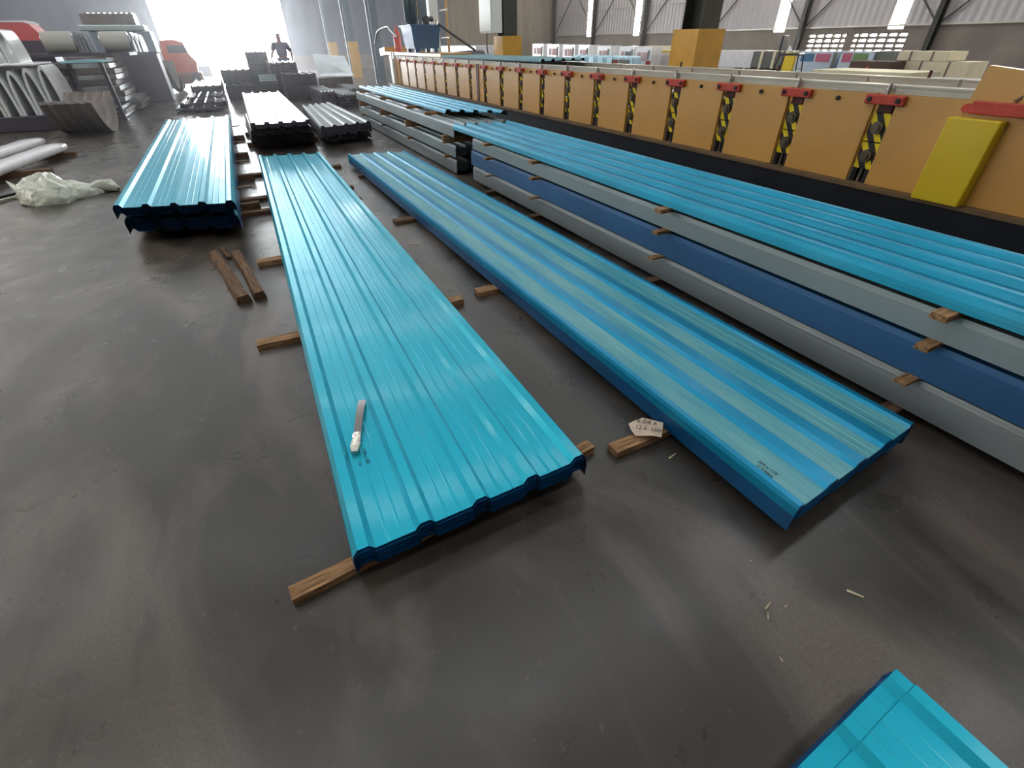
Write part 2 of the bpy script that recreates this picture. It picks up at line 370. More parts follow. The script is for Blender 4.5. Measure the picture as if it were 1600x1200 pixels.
# side wall columns and bracing
cy = [14.1-6.2*k for k in range(1, 4)]+[14.1+6.3*k for k in range(0, 6)]
mbc = None
for i, yc in enumerate(sorted(cy)):
    mb = MB()
    for a, b, c_, d in ((WX-.42, WX-.39, -.1, .1), (WX-.15, WX-.12, -.1, .1), (WX-.4, WX-.13, -.012, .012)):
        mb.box(a, b, yc+c_, yc+d, 0, 8.7)
    mb.build('wall_column', COLD); o = COL.objects['wall_column' if i == 0 else 'wall_column.%03d' % i]; struct(o)
    # crossed rods in the bay beyond it
    mb = MB()
    mb.beam((WX-.15, yc+.1, MZ+.1), (WX-.15, yc+3.0, 4.8), .05, .05); mb.beam((WX-.15, yc-.1, MZ+.1), (WX-.15, yc-3.0, 4.8), .05, .05)
    struct(mb.build('wall_brace', COLD))
# free standing columns in a row behind the machine with ochre guard boxes
def i_beam(mb, x, y, w, d, z0, z1):
    mb.box(x-w/2, x+w/2, y-d/2, y-d/2+.02, z0, z1); mb.box(x-w/2, x+w/2, y+d/2-.02, y+d/2, z0, z1); mb.box(x-.01, x+.01, y-d/2+.02, y+d/2-.02, z0, z1)
CX = 6.60
cols = [6.72, 13.4, 20.4, 27.7, 33.8, 40.6]
for i, yc in enumerate(cols):
    mb = MB(); i_beam(mb, CX, yc, .36, .4, 0, 9.6)
    if i > 1:
        mb.beam((CX-.3, yc-.25, 0), (CX-.3, yc-.25, 9.6), .07, .07)
    struct(mb.build('hall_column', [COLD if i < 2 else COLM]))
for i, (yc, lab) in enumerate(((6.72, 'crumpled ochre sheet guard box around the nearest hall column'), (13.4, 'ochre guard box on the column below the grey cabinet'),
                  (33.6, 'tall ochre guard around the column beside the far machine end'), (40.4, 'farthest ochre guard, small, on the column nearest the end wall'))):
    mb = MB(); h = 1.72; w = .255
    for s_ in (-1, 1):
        mb.box(CX-w-.015, CX+w+.015, yc+s_*w-.015, yc+s_*w+.015, 0, h)
        mb.box(CX+s_*w-.015, CX+s_*w+.015, yc-w+.016, yc+w-.016, 0, h)
    tag(mb.build('column_guard', BOXY, loc=(CX, yc, 0)), lab, 'column guard')

# added thin haze for the washed-out glare near the doorway, filling the far half of the hall
mb = MB(); mb.box(-13.9, 17.0, 9.0, 45.9, .002, 8.5)
hz = mb.build('glare_haze', [bpy.data.materials.new('glare_haze')]); hm = hz.data.materials[0]; hm.use_nodes = True; hn = hm.node_tree; hn.nodes.clear()
ho = hn.nodes.new('ShaderNodeOutputMaterial'); hv = hn.nodes.new('ShaderNodeVolumeScatter'); hv.inputs['Density'].default_value = .0055
hv.inputs['Anisotropy'].default_value = .75; hv.inputs['Color'].default_value = (.95, .95, 1, 1); hn.links.new(hv.outputs[0], ho.inputs['Volume'])
hz['kind'] = 'structure'

# ------------------------------------------------------------------ profiled sheets
def profile(n=5, rib=.026, top=.04, base=.08, flange=.03, eb=None, minor=True, rnd=False):
    """list of (x 0..1, z, material slot) for a 1 m wide sheet"""
    P = [(-.006, -flange, 1)]
    eb = eb or base; b0, t0 = base, top
    cs = [eb/2]+[eb/2+(1-eb)*i/(n-1) for i in range(1, n-1)]+[1-eb/2]
    for i, c in enumerate(cs):
        base, top = (eb, t0*eb/b0) if i in (0, n-1) else (b0, t0)
        P += [(c-base/2, 0, 1)]
        if rnd:
            P += [(c-top*.62, rib*.7, 1), (c-top*.36, rib*.95, 1), (c, rib*1.05, 1), (c+top*.36, rib*.95, 1), (c+top*.62, rib*.7, 1)]
        else: P += [(c-top/2, rib, 1), (c+top/2, rib, 1)]
        P += [(c+base/2, 0, 0)]
        if i < n-1 and minor:
            a, b = c+base/2, cs[i+1]-(eb if i+1 == n-1 else b0)/2
            for t in (.33, .67):
                m_ = a+(b-a)*t; P += [(m_-.007, 0, 0), (m_, .0016, 0), (m_+.007, 0, 0)]
    P += [(1.006, -flange, 1)]
    P.sort(key=lambda p: 0) 
    return P
def sheet_mesh(name, corners, prof, mats, th=.0014, ny=10, wave=0.0, seed=0, sag=None):
    """corners: near-left, near-right, far-right, far-left (x, y). Origin at near-left, z 0 is the pan."""
    rnd = random.Random(seed)
    nl, nr, fr, fl = [Vector((c[0], c[1])) for c in corners]
    n = len(prof); vs = []
    for side in (0, 1):
        for j in range(ny+1):
            t = j/ny
            a = nl.lerp(fl, t); b = nr.lerp(fr, t)
            for (u, z, m_) in prof:
                p = a.lerp(b, u)-nl
                zz = z-side*th + (wave*math.sin(j*2.1+u*9+seed) if wave else 0)
                vs.append((p.x, p.y, zz))
    off = (ny+1)*n; fs = []; mi = []
    for j in range(ny):
        for i in range(n-1):
            q = j*n+i
            fs.append((q, q+1, q+n+1, q+n)); mi.append(prof[i][2] if i else 1)
            fs.append((off+q, off+q+n, off+q+n+1, off+q+1)); mi.append(2)
    for i in range(n-1):
        fs.append((i, off+i, off+i+1, i+1)); mi.append(3)
        q = ny*n+i; fs.append((q, q+1, off+q+1, off+q)); mi.append(3)
    for j in range(ny):
        q = j*n; fs.append((q, q+n, off+q+n, off+q)); mi.append(1)
        q = j*n+n-1; fs.append((q, off+q, off+q+n, q+n)); mi.append(1)
    me = bpy.data.meshes.new(name); me.from_pydata(vs, [], fs)
    for m_ in mats: me.materials.append(m_)
    for p, k in zip(me.polygons, mi): p.material_index = k
    me.update(); return me
def stack(corners, zpan, n, dz, prof, mats_top, mats_low, top_label, low_label, group, th=.0014, jit=.004, wave=0, name='roofing_sheet', top_shift=(0, 0), ny=10, toplow=1):
    """n nested sheets, the lowest pan at zpan. Every sheet is an object."""
    lowm = sheet_mesh(name, corners, prof, mats_low, th, ny, 0)
    topm = sheet_mesh(name, corners, prof, mats_top, th, ny, wave)
    out = []
    for i in range(n):
        top = i == n-1
        o = bpy.data.objects.new(name, topm if i >= n-toplow else lowm); COL.objects.link(o)
        jx = 0; jy = 0 if top else random.uniform(-jit, jit)*2
        if top: jx, jy = top_shift
        o.location = (corners[0][0]+jx, corners[0][1]+jy, zpan+i*dz)
        tag(o, top_label if top else low_label, 'roofing sheet', group); out.append(o)
    return out

# ---- the central near stack
A = [(-.09, 1.10), (.905, 1.135), (.937, 8.95), (.0, 9.20)]
PR5 = profile()
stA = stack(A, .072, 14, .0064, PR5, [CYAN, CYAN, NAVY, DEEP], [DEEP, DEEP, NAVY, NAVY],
      'glossy cyan ribbed roofing sheet on top of the stack holding the metal strap', 'cyan roofing sheet nested beneath the top sheet of the central near stack',
      'sheets of the central near stack', wave=.0006, ny=26)
# ---- the stack right of it
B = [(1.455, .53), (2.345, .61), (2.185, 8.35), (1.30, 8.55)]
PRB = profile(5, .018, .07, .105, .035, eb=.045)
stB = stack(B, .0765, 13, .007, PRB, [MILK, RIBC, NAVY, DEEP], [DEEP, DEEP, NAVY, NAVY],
      'milky teal and cyan striped roofing sheet on top of the stack beside the card tag', 'shaded blue edged roofing sheet nested under the striped top sheet',
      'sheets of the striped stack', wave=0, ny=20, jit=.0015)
# ---- the stack on the left, in two bundles
C_ = [(-1.38, 5.80), (-.33, 5.42), (-.32, 13.15), (-1.51, 13.05)]
Cl = [(-1.36, 5.88), (-.35, 5.50), (-.34, 13.15), (-1.50, 13.05)]
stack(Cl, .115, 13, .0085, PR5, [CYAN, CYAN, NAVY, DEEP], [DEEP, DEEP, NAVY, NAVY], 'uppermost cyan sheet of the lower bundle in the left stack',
      'cyan sheet inside the lower bundle of the left stack', 'sheets in the lower bundle of the left stack')
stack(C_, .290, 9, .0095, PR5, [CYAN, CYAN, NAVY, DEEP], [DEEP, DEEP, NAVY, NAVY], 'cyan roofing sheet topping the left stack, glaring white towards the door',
      'cyan sheet nested under the top of the left stack', 'sheets in the upper bundle of the left stack', wave=.0006, ny=20)
# ---- the stack in the lower right corner
D = [(.30, -1.5), (1.25, -1.5), (1.215, .035), (.27, -.015)]
D2 = [(.30, -1.5), (1.25, -1.5), (1.215, -.012), (.27, -.062)]
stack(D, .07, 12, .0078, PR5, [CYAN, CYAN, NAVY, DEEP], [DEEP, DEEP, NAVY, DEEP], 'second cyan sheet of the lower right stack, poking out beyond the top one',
      'cyan sheet low in the stack at the lower right corner', 'sheets of the lower right corner stack')
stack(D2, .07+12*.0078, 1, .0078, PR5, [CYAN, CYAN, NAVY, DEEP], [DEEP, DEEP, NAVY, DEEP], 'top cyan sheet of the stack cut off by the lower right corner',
      '', 'sheets of the lower right corner stack')

# ---- long stack along the machine: three tiers and a cyan top
PG = profile(6, .028, .05, .075, .034)
def tier(x0, x1, y0, y1, z0, n, dz, ms, lt, ll, g, th=.0014, pr=PG, skew=0.0, **k):
    return stack([(x0, y0), (x1, y0-skew), (x1, y1-skew), (x0, y1)], z0+.034, n, dz, pr, ms, ms, lt, ll, g, th=th, **k)
gm = [GREY, GREY, BLK, GREY]; glm = [GREYL, GREYL, BLK, GREYL]; bm = [BLUE, BLUE, BLK, BLUE]
tier(2.62, 3.50, -1.6, 6.45, .055, 12, .0098, glm, 'highest sheet of the ribbed grey bottom tier beside the striped stack',
     'grey sheet in the ribbed bottom tier of the long stack', 'sheets in the bottom tier of the long stack')
tier(2.62, 3.50, -1.6, 6.49, .240, 12, .0105, bm, 'topmost blue sheet of the long stack, just above the ribbed grey tier',
     'blue sheet in the middle tier of the long stack', 'sheets in the blue tier of the long stack')
tier(2.62, 3.50, -1.6, 6.42, .445, 9, .0085, gm, 'topmost sheet of the plain grey tier under the cyan sheets',
     'plain grey sheet in the tier above the blue one', 'sheets in the upper grey tier of the long stack')
PE = profile(5, .034, .06, .10, .022, minor=False, rnd=True)
stack([(2.60, -1.4), (3.42, -1.4), (3.40, 6.85), (2.58, 7.02)], .632, 3, .010, PE, [CYANE, CYANE, BLK, CYANE], [CYANE, CYANE, BLK, CYANE],
      'cyan round ribbed sheet on top of the long stack in front of the machine', 'cyan round ribbed sheet just under the top of the long stack', 'cyan sheets on the long stack', ny=16)
# ---- the stack behind it
tier(2.60, 3.44, 7.05, 13.7, .02, 13, .0095, glm, 'top sheet of the lowest tier in the far grey stack', 'grey sheet in the lowest tier of the far grey stack', 'sheets in the lowest tier of the far grey stack')
tier(2.60, 3.44, 7.05, 13.7, .235, 11, .0095, gm, 'top sheet of the middle tier in the far grey stack', 'grey sheet in the middle tier of the far grey stack', 'sheets in the middle tier of the far grey stack')
tier(2.60, 3.44, 7.05, 13.8, .50, 11, .0105, gm, 'top grey sheet of the far stack, right under its cyan cap', 'grey sheet in the upper tier of the far grey stack', 'sheets in the upper tier of the far grey stack')
stack([(2.78, 7.85), (3.50, 7.15), (3.42, 13.2), (2.72, 13.9)], .735, 2, .010, profile(5, .034, .06, .10, .02, minor=False, rnd=True), [CYANE, CYANE, BLK, CYANE], [CYANE, CYANE, BLK, CYANE],
      'cyan sheet on top of the far grey stack, its wavy end facing the camera', 'cyan sheet under the wavy ended one on the far grey stack', 'cyan sheets on the far grey stack')
# ---- white reflecting stack behind the central one
am = [ALU, ALU, DARKS, DARKS]; dm = [DULL, DULL, DARKS, DARKS]; km = [DARKS, DARKS, DARKS, DARKS]
PT = profile(5, .03, .05, .09, .03)
stack([(-.02, 10.9), (1.10, 10.8), (1.15, 13.2), (-.05, 13.4)], .12, 5, .02, PT, dm, km, 'upper sheet of the lowest dark bundle beyond the central stack',
      'dark sheet in the lowest bundle beyond the central stack', 'sheets of the lowest dark bundle', th=.012)
stack([(.0, 10.55), (1.08, 10.45), (1.12, 13.2), (-.02, 13.4)], .285, 4, .02, PT, dm, km, 'brownish sheet with ribs showing under the white glaring sheets',
      'dark sheet in the middle bundle beyond the central stack', 'sheets of the middle dark bundle', th=.012)
stack([(.03, 10.25), (1.02, 10.2), (1.08, 17.4), (.08, 17.5)], .43, 4, .02, PT, am, km, 'bare metal sheet glaring white beyond the central cyan stack',
      'sheet beneath the white glaring one beyond the central stack', 'sheets of the white glaring bundle', th=.012)
# ---- grey ribbed stack right of it
stack([(1.32, 10.7), (2.22, 11.0), (2.05, 15.3), (1.42, 14.9)], .06, 4, .02, PT, dm, km, 'top sheet of the bottom bundle in the dull grey stack',
      'dark sheet in the bottom bundle of the dull grey stack', 'sheets of the dull grey stack bottom', th=.012)
stack([(1.20, 10.45), (2.20, 10.75), (2.10, 15.2), (1.36, 14.7)], .197, 8, .02, PT, [DUSTY, GREY, DARKS, DARKS], km, 'dull grey ribbed sheet topping the low stack right of the white one',
      'dark sheet nested in the dull grey ribbed stack', 'sheets of the dull grey ribbed stack', th=.012)
# ---- thin stacked bundles beyond the left stack
for i, (z, y0, x0, x1, n) in enumerate(((.04, 18.6, -1.80, -.42, 2), (.12, 18.9, -1.66, -.42, 3), (.30, 19.0, -1.44, -.42, 2), (.44, 19.2, -1.25, -.40, 6))):
    stack([(x0, y0), (x1, y0), (x1, y0+3), (x0, y0+3)], z+.03, n, .03, PT, [DULL, ALU, DARKS, DARKS], km,
          ['lowest widest bundle top sheet beyond the left stack', 'brown sheet with a row of pale notches beyond the left stack',
           'sheet of the thin bundle under the topmost dark block beyond the left stack', 'topmost dark sheet of the tiered pile beyond the left stack'][i],
          'dark sheet in the tiered pile beyond the left stack', 'dark sheets of the tiered pile', th=.02, ny=3)
def pile(x0, x1, y0, z0, z1, L, top_label, low_label, group, ms=km, n=None, lean=0.0):
    dz = .045; n = n or max(2, int((z1-z0)/dz)); dz = (z1-z0)/n
    stack([(x0, y0), (x1, y0+lean), (x1, y0+L), (x0, y0+L)], z0+.03, n, dz, PT, ms, km, top_label, low_label, group, th=dz*.7, ny=2)
pile(-.36, .62, 22, .02, .44, 4, 'top of the low dark pile half hidden behind the glaring sheets', 'dark sheet in the low pile behind the glaring sheets', 'sheets of the low dark pile')
pile(-.36, .64, 22, .50, .93, 4, 'brown topped dark block standing right of the tiered pile', 'dark sheet in the upper block right of the tiered pile', 'sheets of the brown topped block', ms=dm)
pile(.66, 1.42, 24.5, .03, 1.40, 3, 'top of the tallest slate grey pile in front of the doorway', 'slate grey sheet in the tallest pile in front of the doorway', 'sheets of the tallest slate pile', ms=[DARKS, DARKS, DARKS, DARKS])
pile(1.28, 2.16, 21.8, .03, 1.10, 2.5, 'top of the brown grey pile below the standing man', 'brown grey sheet in the pile below the standing man', 'sheets of the brown grey pile', ms=dm)
pile(1.52, 2.58, 20.4, .03, .80, 1.3, 'top of the dark plum pile right of the glaring sheets', 'dark plum sheet in the pile right of the glaring sheets', 'sheets of the dark plum pile')
# blue edged little stack of angle sections between them
for k in range(4):
    mb = MB(); z = .62+k*.05
    mb.prism([(0, 0), (.06, 0), (.06, .006), (.006, .006), (.006, .04), (0, .04)], 'x', .75, 1.3)
    for v in range(len(mb.v)): mb.v[v] = (mb.v[v][0], mb.v[v][1]+20.6, mb.v[v][2]+z)
    tag(mb.build('steel_angle', GLASSP, loc=(.75, 20.6, z)), 'pale blue steel angle laid on the bench beside the dark plum pile', 'steel angle', 'pale angles on the bench')
mb = MB()
r = root('work_bench', (1.0, 20.7, 0), 'low dark bench carrying pale blue angles in front of the slate pile', 'bench')
mb.box(-.25, .32, -.15, .2, .58, .619); mb.build('bench_top', DARKS, r)
for sx in (-.2, .27):
    for s_y in (-.1, .15):
        m2 = MB(); m2.box(sx-.02, sx+.02, s_y-.02, s_y+.02, 0, .58); m2.build('leg', DARKS, r)

# ------------------------------------------------------------------ timber bearers
def bearer(x0, x1, y, z0, h, w, label, group=None, rz=0.0, m=WOOD, name='timber_bearer'):
    L = x1-x0; mb = MB()
    n = 7; vs = []; rnd = random.Random(int(x0*1000+y*77))
    for i in range(n+1):
        x = L*i/n; d = [rnd.uniform(-.002, .002) for _ in range(4)]
        vs += [(x, -w/2+d[0], .001), (x, w/2+d[1], .001), (x, w/2*.95+d[2], h), (x, -w/2*.95+d[3], h)]
    fs = [(3, 2, 1, 0), tuple(n*4+k for k in range(4))]
    for i in range(n):
        for k in range(4): fs.append((i*4+k, i*4+(k+1) % 4, i*4+4+(k+1) % 4, i*4+4+k))
    mb.add([(v[0], v[1], v[2]) for v in vs], fs)
    o = mb.build(name, m); o.location = (x0, y, z0); o.rotation_euler = (0, 0, rz)
    return tag(o, label, 'timber', group)
ZB = .040
bearer(-.325, 1.06, 1.145, 0, ZB, .062, 'pale timber bearer sticking out left under the near end of the central stack', rz=.105)
bearer(-.345, 1.09, 3.07, 0, ZB, .09, 'timber bearer under the central stack level with its dark left end, second nearest')
bearer(-.27, .99, 4.62, 0, ZB, .11, 'timber bearer under the central stack beside the loose timber scraps')
bearer(-.42, 1.02, 6.35, 0, ZB, .12, 'dark bearer bridging the left and central stacks, nearest of the bridging ones', m=WOODD)
bearer(-.38, 1.05, 7.0, 0, ZB, .12, 'short dark bearer poking right of the central stack near its far end', m=WOODD)
bearer(-.30, 1.15, 8.5, 0, ZB, .14, 'dark bearer under the far end of the central stack', m=WOODD)
bearer(1.125, 2.50, 1.215, 0, ZB, .075, 'pinkish timber bearer with the card tag under the striped stack', rz=.02)
bearer(1.235, 2.35, 3.12, 0, ZB, .10, 'timber bearer under the middle of the striped stack')
bearer(1.14, 2.30, 5.20, 0, ZB, .13, 'dark bearer under the far half of the striped stack', m=WOODD)
bearer(1.25, 2.30, 7.6, 0, ZB, .10, 'bearer hidden low under the far end of the striped stack', m=WOODD)
for y, t in ((6.6, 'bearer low under the near end of the left stack'), (8.3, 'bearer under the second quarter of the left stack, its end dark against the shine'),
             (10.2, 'bearer under the third quarter of the left stack'), (12.4, 'bearer under the far end of the left stack')):
    bearer(-1.42, -.14, y, 0, .08, .12, t, m=WOODD)
    bearer(-1.38, -.16, y+.02, .2445, .0145, .08, t.replace('bearer', 'batten between bundles', 1).replace(', its end dark against the shine', ''), m=WOODD)
for y in (.0, -1.0): bearer(.2, 1.3, y-.2, 0, .038, .08, 'bearer beneath the stack at the lower right corner', 'bearers beneath the lower right stack', m=WOODD)
ey = (.79, 2.63, 4.59, 5.78, -1.0)
pos = ('at its nearest visible row', 'in the second row from the camera', 'in the third row from the camera', 'in the row nearest the stack end', 'outside')
for y, t in zip(ey, pos):
    if y < 0:
        for z, h in ((0, .05), (.2265, .013), (.4185, .026), (.5765, .031)):
            bearer(2.60, 3.5, y, z, max(h-.002, .006), .05, 'bearer in the cut off part of the long stack', 'bearers in the cut off part of the long stack')
        continue
    bearer(2.50, 3.52, y, 0, .049, .08, 'floor bearer of the long stack '+t, m=WOODD)
    bearer(2.50, 3.52, y, .2265, .0130, .06, 'thin block between ribbed grey and blue tiers '+t)
    bearer(2.505, 3.52, y, .4185, .0260, .06, 'pale block between blue and plain grey tiers '+t)
    bearer(2.50, 3.50, y, .5765, .031, .07, 'pale block under the long cyan sheets '+t)
for y, t in ((7.35, 'near end'), (9.3, 'first gap'), (11.2, 'second gap'), (13.2, 'far end')):
    bearer(2.52, 3.46, y, .1975, .036, .07, 'block between lowest and middle tiers of the far grey stack at its '+t)
    bearer(2.52, 3.46, y, .3935, .105, .07, 'block below the upper tier of the far grey stack at its '+t)
    bearer(2.57, 3.46, y+.9 if y < 8 else y, .6685, .045, .07, 'block under the cyan cap of the far grey stack at its '+t)
for y in (11.3, 12.8):
    bearer(-.12, 1.2, y, 0, .0765, .1, 'bearer under the white glaring stack', 'bearers under the white glaring stack', m=WOODD)
    bearer(1.25, 2.3, y+.2, 0, .0165, .1, 'bearer under the dull grey ribbed stack', 'bearers under the dull grey ribbed stack', m=WOODD)
# loose timber scraps left of the central stack
def scrap(p, q, w, h, z, label, m=WOODD, roll=.2):
    p = Vector(p); q = Vector(q); d = q-p; L = d.length
    mb = MB(); rnd = random.Random(int(p.x*999)); n = 6; vs = []
    for i in range(n+1):
        x = L*i/n; a = w/2*(1+rnd.uniform(-.18, .12)); b = h*(1+rnd.uniform(-.12, .08)); e_ = rnd.uniform(-.005, .005)
        vs += [(x, -a+e_, .002), (x, a+e_, .002), (x, a*.8+e_, b), (x, -a*.7+e_, b*.93)]
    fs = [(3, 2, 1, 0), tuple(n*4+k for k in range(4))]
    for i in range(n):
        for k in range(4): fs.append((i*4+k, i*4+(k+1) % 4, i*4+4+(k+1) % 4, i*4+4+k))
    mb.add(vs, fs); o = mb.build('timber_scrap', m); o.location = (p.x, p.y, z); o.rotation_euler = (0, 0, math.atan2(d.y, d.x))
    return tag(o, label, 'timber')
scrap((-.625, 5.08), (-.405, 3.84), .10, .062, 0, 'splintered timber scrap, leftmost of the loose pile on the floor')
scrap((-.44, 4.97), (-.285, 3.86), .09, .06, 0, 'timber scrap with dark end, rightmost of the loose pile on the floor')
scrap((-.56, 5.22), (-.50, 4.90), .03, .03, 0, 'short timber scrap wedged between the two longer loose ones')
# small scattered bits
for x, y, l, a, t in ((1.14, 4.46, .09, -.6, 'small pale wood chip on the floor between the two main stacks'), (1.25, .51, .012, 0, 'tiny pale fleck on the floor before the striped stack'),
                      (1.47, .25, .05, -1.0, 'thin straw splinter lying alone near the right floor edge'), (1.16, .36, .035, .2, 'longest straw chip of the small scatter before the striped stack'),
                      (1.13, .335, .028, .7, 'middle straw chip of the small scatter before the striped stack'), (1.215, .33, .014, 0, 'short white chip right of the straw scatter'),
                      (1.05, .22, .014, 1.3, 'lone white pellet lying nearest the lower right stack'), (1.37, 1.07, .05, .2, 'thin grey flake beside the tagged bearer')):
    mb = MB(); w = max(.004, l*.14)
    mb.add([(-l/2, -w/2, .0015), (l/2, -w*.2, .0015), (l/2*1.1, w*.3, .004), (-l/2, w/2, .003), (-l/2, -w/2, .0005+.006), (l/2, -w*.2, .005), (l/2*1.1, w*.3, .007), (-l/2, w/2, .008)],
           [(0, 3, 2, 1), (4, 5, 6, 7), (0, 1, 5, 4), (1, 2, 6, 5), (2, 3, 7, 6), (3, 0, 4, 7)])
    o = mb.build('wood_chip', mat('straw_chip', rgb(205, 190, 160), .8)); o.location = (x, y, -.001); o.rotation_euler = (0, 0, a); tag(o, t, 'wood chip')

# ------------------------------------------------------------------ things lying on the sheets
def text_mesh(name, s, size, m, parent=None, loc=(0, 0, 0), rot=(0, 0, 0)):
    cu = bpy.data.curves.new(name, 'FONT'); cu.body = s; cu.size = size; cu.extrude = .0003; cu.shear = .15; cu.resolution_u = 2
    cu.offset = 0
    t = bpy.data.objects.new(name+'_src', cu); COL.objects.link(t)
    me = bpy.data.meshes.new_from_object(t.evaluated_get(bpy.context.evaluated_depsgraph_get()))
    bpy.data.objects.remove(t); me.materials.clear(); me.materials.append(m)
    o = bpy.data.objects.new(name, me); COL.objects.link(o)
    if parent: o.parent = parent
    o.location = loc; o.rotation_euler = rot
    return o
topA, topB = stA[-1], stB[-1]
zA = topA.location.z
def on_sheet(sheet, s, size, x, y, dz, rz):
    return text_mesh('handwriting', s, size, INK, sheet, (x-sheet.location.x, y-sheet.location.y, dz), (0, 0, rz))
on_sheet(topA, '7 M x 196', .024, .050, 1.625, .0045, math.radians(-88))
on_sheet(topA, '1 m', .02, .020, 1.56, .0045, math.radians(-86))
on_sheet(topB, '250 x 118', .022, 1.527, .775, .0045, math.radians(-88))
on_sheet(topB, '5.VM0L', .026, 1.496, .76, .0045, math.radians(-88))
r = root('metal_strap', (.022, 1.61, zA+.004), 'bent grey metal strap with a crumpled foil wrapped end lying on the cyan sheet', 'metal strap', rz=math.radians(-17))
mb = MB(); n = 8; vs = []
for i in range(n+1):
    y = .10+.27*i/n; z = .004+.026*math.sin(math.pi*min(1, i/n)*.9)*.6; hw = .0165+.002*i/n
    vs += [(-hw, y, z), (hw, y, z+.002), (hw, y, z+.0035), (-hw, y, z+.0015)]
fs = [(3, 2, 1, 0), tuple(n*4+k for k in range(4))]
for i in range(n):
    for k in range(4): fs.append((i*4+k, i*4+(k+1) % 4, i*4+4+(k+1) % 4, i*4+4+k))
mb.add(vs, fs); mb.build('strap_blade', STRAP, r)
mb = MB(); vs = []; nn = 10; rnd = random.Random(4)
for i in range(7):
    y = -.005+.125*i/6; sc = (.75, .95, 1.02, .98, 1, .96, .8)[i]
    for k in range(nn):
        t = 2*math.pi*k/nn; q = 1+rnd.uniform(-.09, .09)
        vs.append((.021*sc*q*math.copysign(abs(math.cos(t))**.6, math.cos(t)), y, .013+.0115*sc*q*math.copysign(abs(math.sin(t))**.7, math.sin(t))))
fs = [tuple(range(nn-1, -1, -1)), tuple(range(6*nn, 7*nn))]
for i in range(6):
    for k in range(nn): fs.append((i*nn+k, i*nn+(k+1) % nn, (i+1)*nn+(k+1) % nn, (i+1)*nn+k))
mb.add(vs, fs); mb.build('foil_wrap', FOIL, r)['label'] = 'crumpled silvery foil wrapping'
# card tag on the bearer by the striped stack
r = root('card_tag', (1.335, 1.235, .072), 'torn beige card tag with handwriting on the bearer beside the striped stack', 'tag', rz=math.radians(-42))
mb = MB(); pts = [(-.07, -.03), (-.045, -.062), (.03, -.055), (.075, -.05), (.08, .045), (-.02, .06), (-.055, .035), (-.085, .0)]
vs = [(x, y, .006*math.sin(x*40)+y*.15) for x, y in pts]; vs2 = [(x, y, z+.0015) for x, y, z in vs]; k = len(pts)
mb.add(vs+vs2, [tuple(range(k-1, -1, -1)), tuple(range(k, 2*k))]+[(i, (i+1) % k, (i+1) % k+k, i+k) for i in range(k)])
mb.build('card', PAPER, r)
text_mesh('handwriting', '6.04 x', .04, INK, r, (-.05, .012, .012), (.15, 0, 0)); text_mesh('handwriting', '12.5  Um', .034, INK, r, (-.055, -.03, .007), (.15, 0, 0))

# cloudy plastic bag on the floor
mb = MB(); rnd = random.Random(11); nu, nv = 26, 12; vs = []
for j in range(nv+1):
    ph = math.pi*.5*j/nv
    for i in range(nu):
        t = 2*math.pi*i/nu
        lob = 1+.16*math.sin(3*t+.6)+.1*math.sin(5*t+1.3)+.05*math.sin(9*t+j)
        rr = math.cos(ph)**.75*lob; zz = math.sin(ph)*(1+.16*math.sin(4*t+2*j*.4))
        x = .40*rr*math.cos(t); y = .36*rr*math.sin(t)
        if math.cos(t) < -.6: x *= 1.12; zz += .12*(1-ph/1.6)*abs(math.sin(7*t))
        vs.append((x, y, .002+.28*zz*(1-.45*max(0, math.cos(t)))+rnd.uniform(-.008, .008)*(j > 0)))
fs = [(j*nu+i, j*nu+(i+1) % nu, (j+1)*nu+(i+1) % nu, (j+1)*nu+i) for j in range(nv) for i in range(nu)]
mb.add(vs, fs, 0, True); mb.add(vs, [tuple(range(nu-1, -1, -1))])
r = root('plastic_bag', (-2.50, 8.45, 0), 'crumpled cloudy plastic bag lying on the floor at left', 'plastic bag')
mb.build('bag_body', PLAST, r)
mb = MB()
mb.tube([(.30, .05, .05), (.45, .10, .085), (.58, .08, .075), (.66, .02, .03)], [.05, .075, .085, .03], 10)
mb.build('bag_neck', PLAST, r)
mb = MB(); mb.tube([(-.36, .12, .07), (-.46, .20, .15), (-.52, .26, .22)], [.07, .035, .006], 8); mb.build('bag_handle', PLAST, r)

# wrapped packs, boards and bar on the left floor
def wrapped_roll(x0, y0, x1, y1, z, w, h, label):
    d = Vector((x1-x0, y1-y0)); L = d.length; mb = MB(); n = 14; k = 12; vs = []
    for i in range(n+1):
        x = L*i/n; q = 1+.03*math.sin(i*2.3); e_ = .75 if i in (0, n) else 1
        for t in range(k):
            a = 2*math.pi*t/k; c = math.cos(a); s_ = math.sin(a)
            vs.append((x, w/2*q*e_*math.copysign(abs(c)**.6, c), h/2+h/2*q*e_*math.copysign(abs(s_)**.6, s_)))
    fs = [tuple(range(k-1, -1, -1)), tuple(range(n*k, (n+1)*k))]
    for i in range(n):
        for t in range(k): fs.append((i*k+t, i*k+(t+1) % k, (i+1)*k+(t+1) % k, (i+1)*k+t))
    mb.add(vs, fs, 0, True); o = mb.build('wrapped_pack', WRAP); o.location = (x0, y0, z); o.rotation_euler = (0, 0, math.atan2(d.y, d.x))
    return tag(o, label, 'wrapped pack')
wrapped_roll(-3.75, 9.2, -3.22, 12.2, .085, .34, .14, 'white film wrapped long pack nearest the plastic bag at left edge')
wrapped_roll(-4.25, 10.4, -3.76, 13.2, .085, .34, .14, 'second white film wrapped long pack, farther from the bag')
for y, t in ((10.35, 'brown board end under the wrapped packs, nearer one'), (12.0, 'brown board end between the wrapped packs, farther one')):
    bearer(-4.6, -2.98, y, 0, .08, .16, t, m=WOODD)
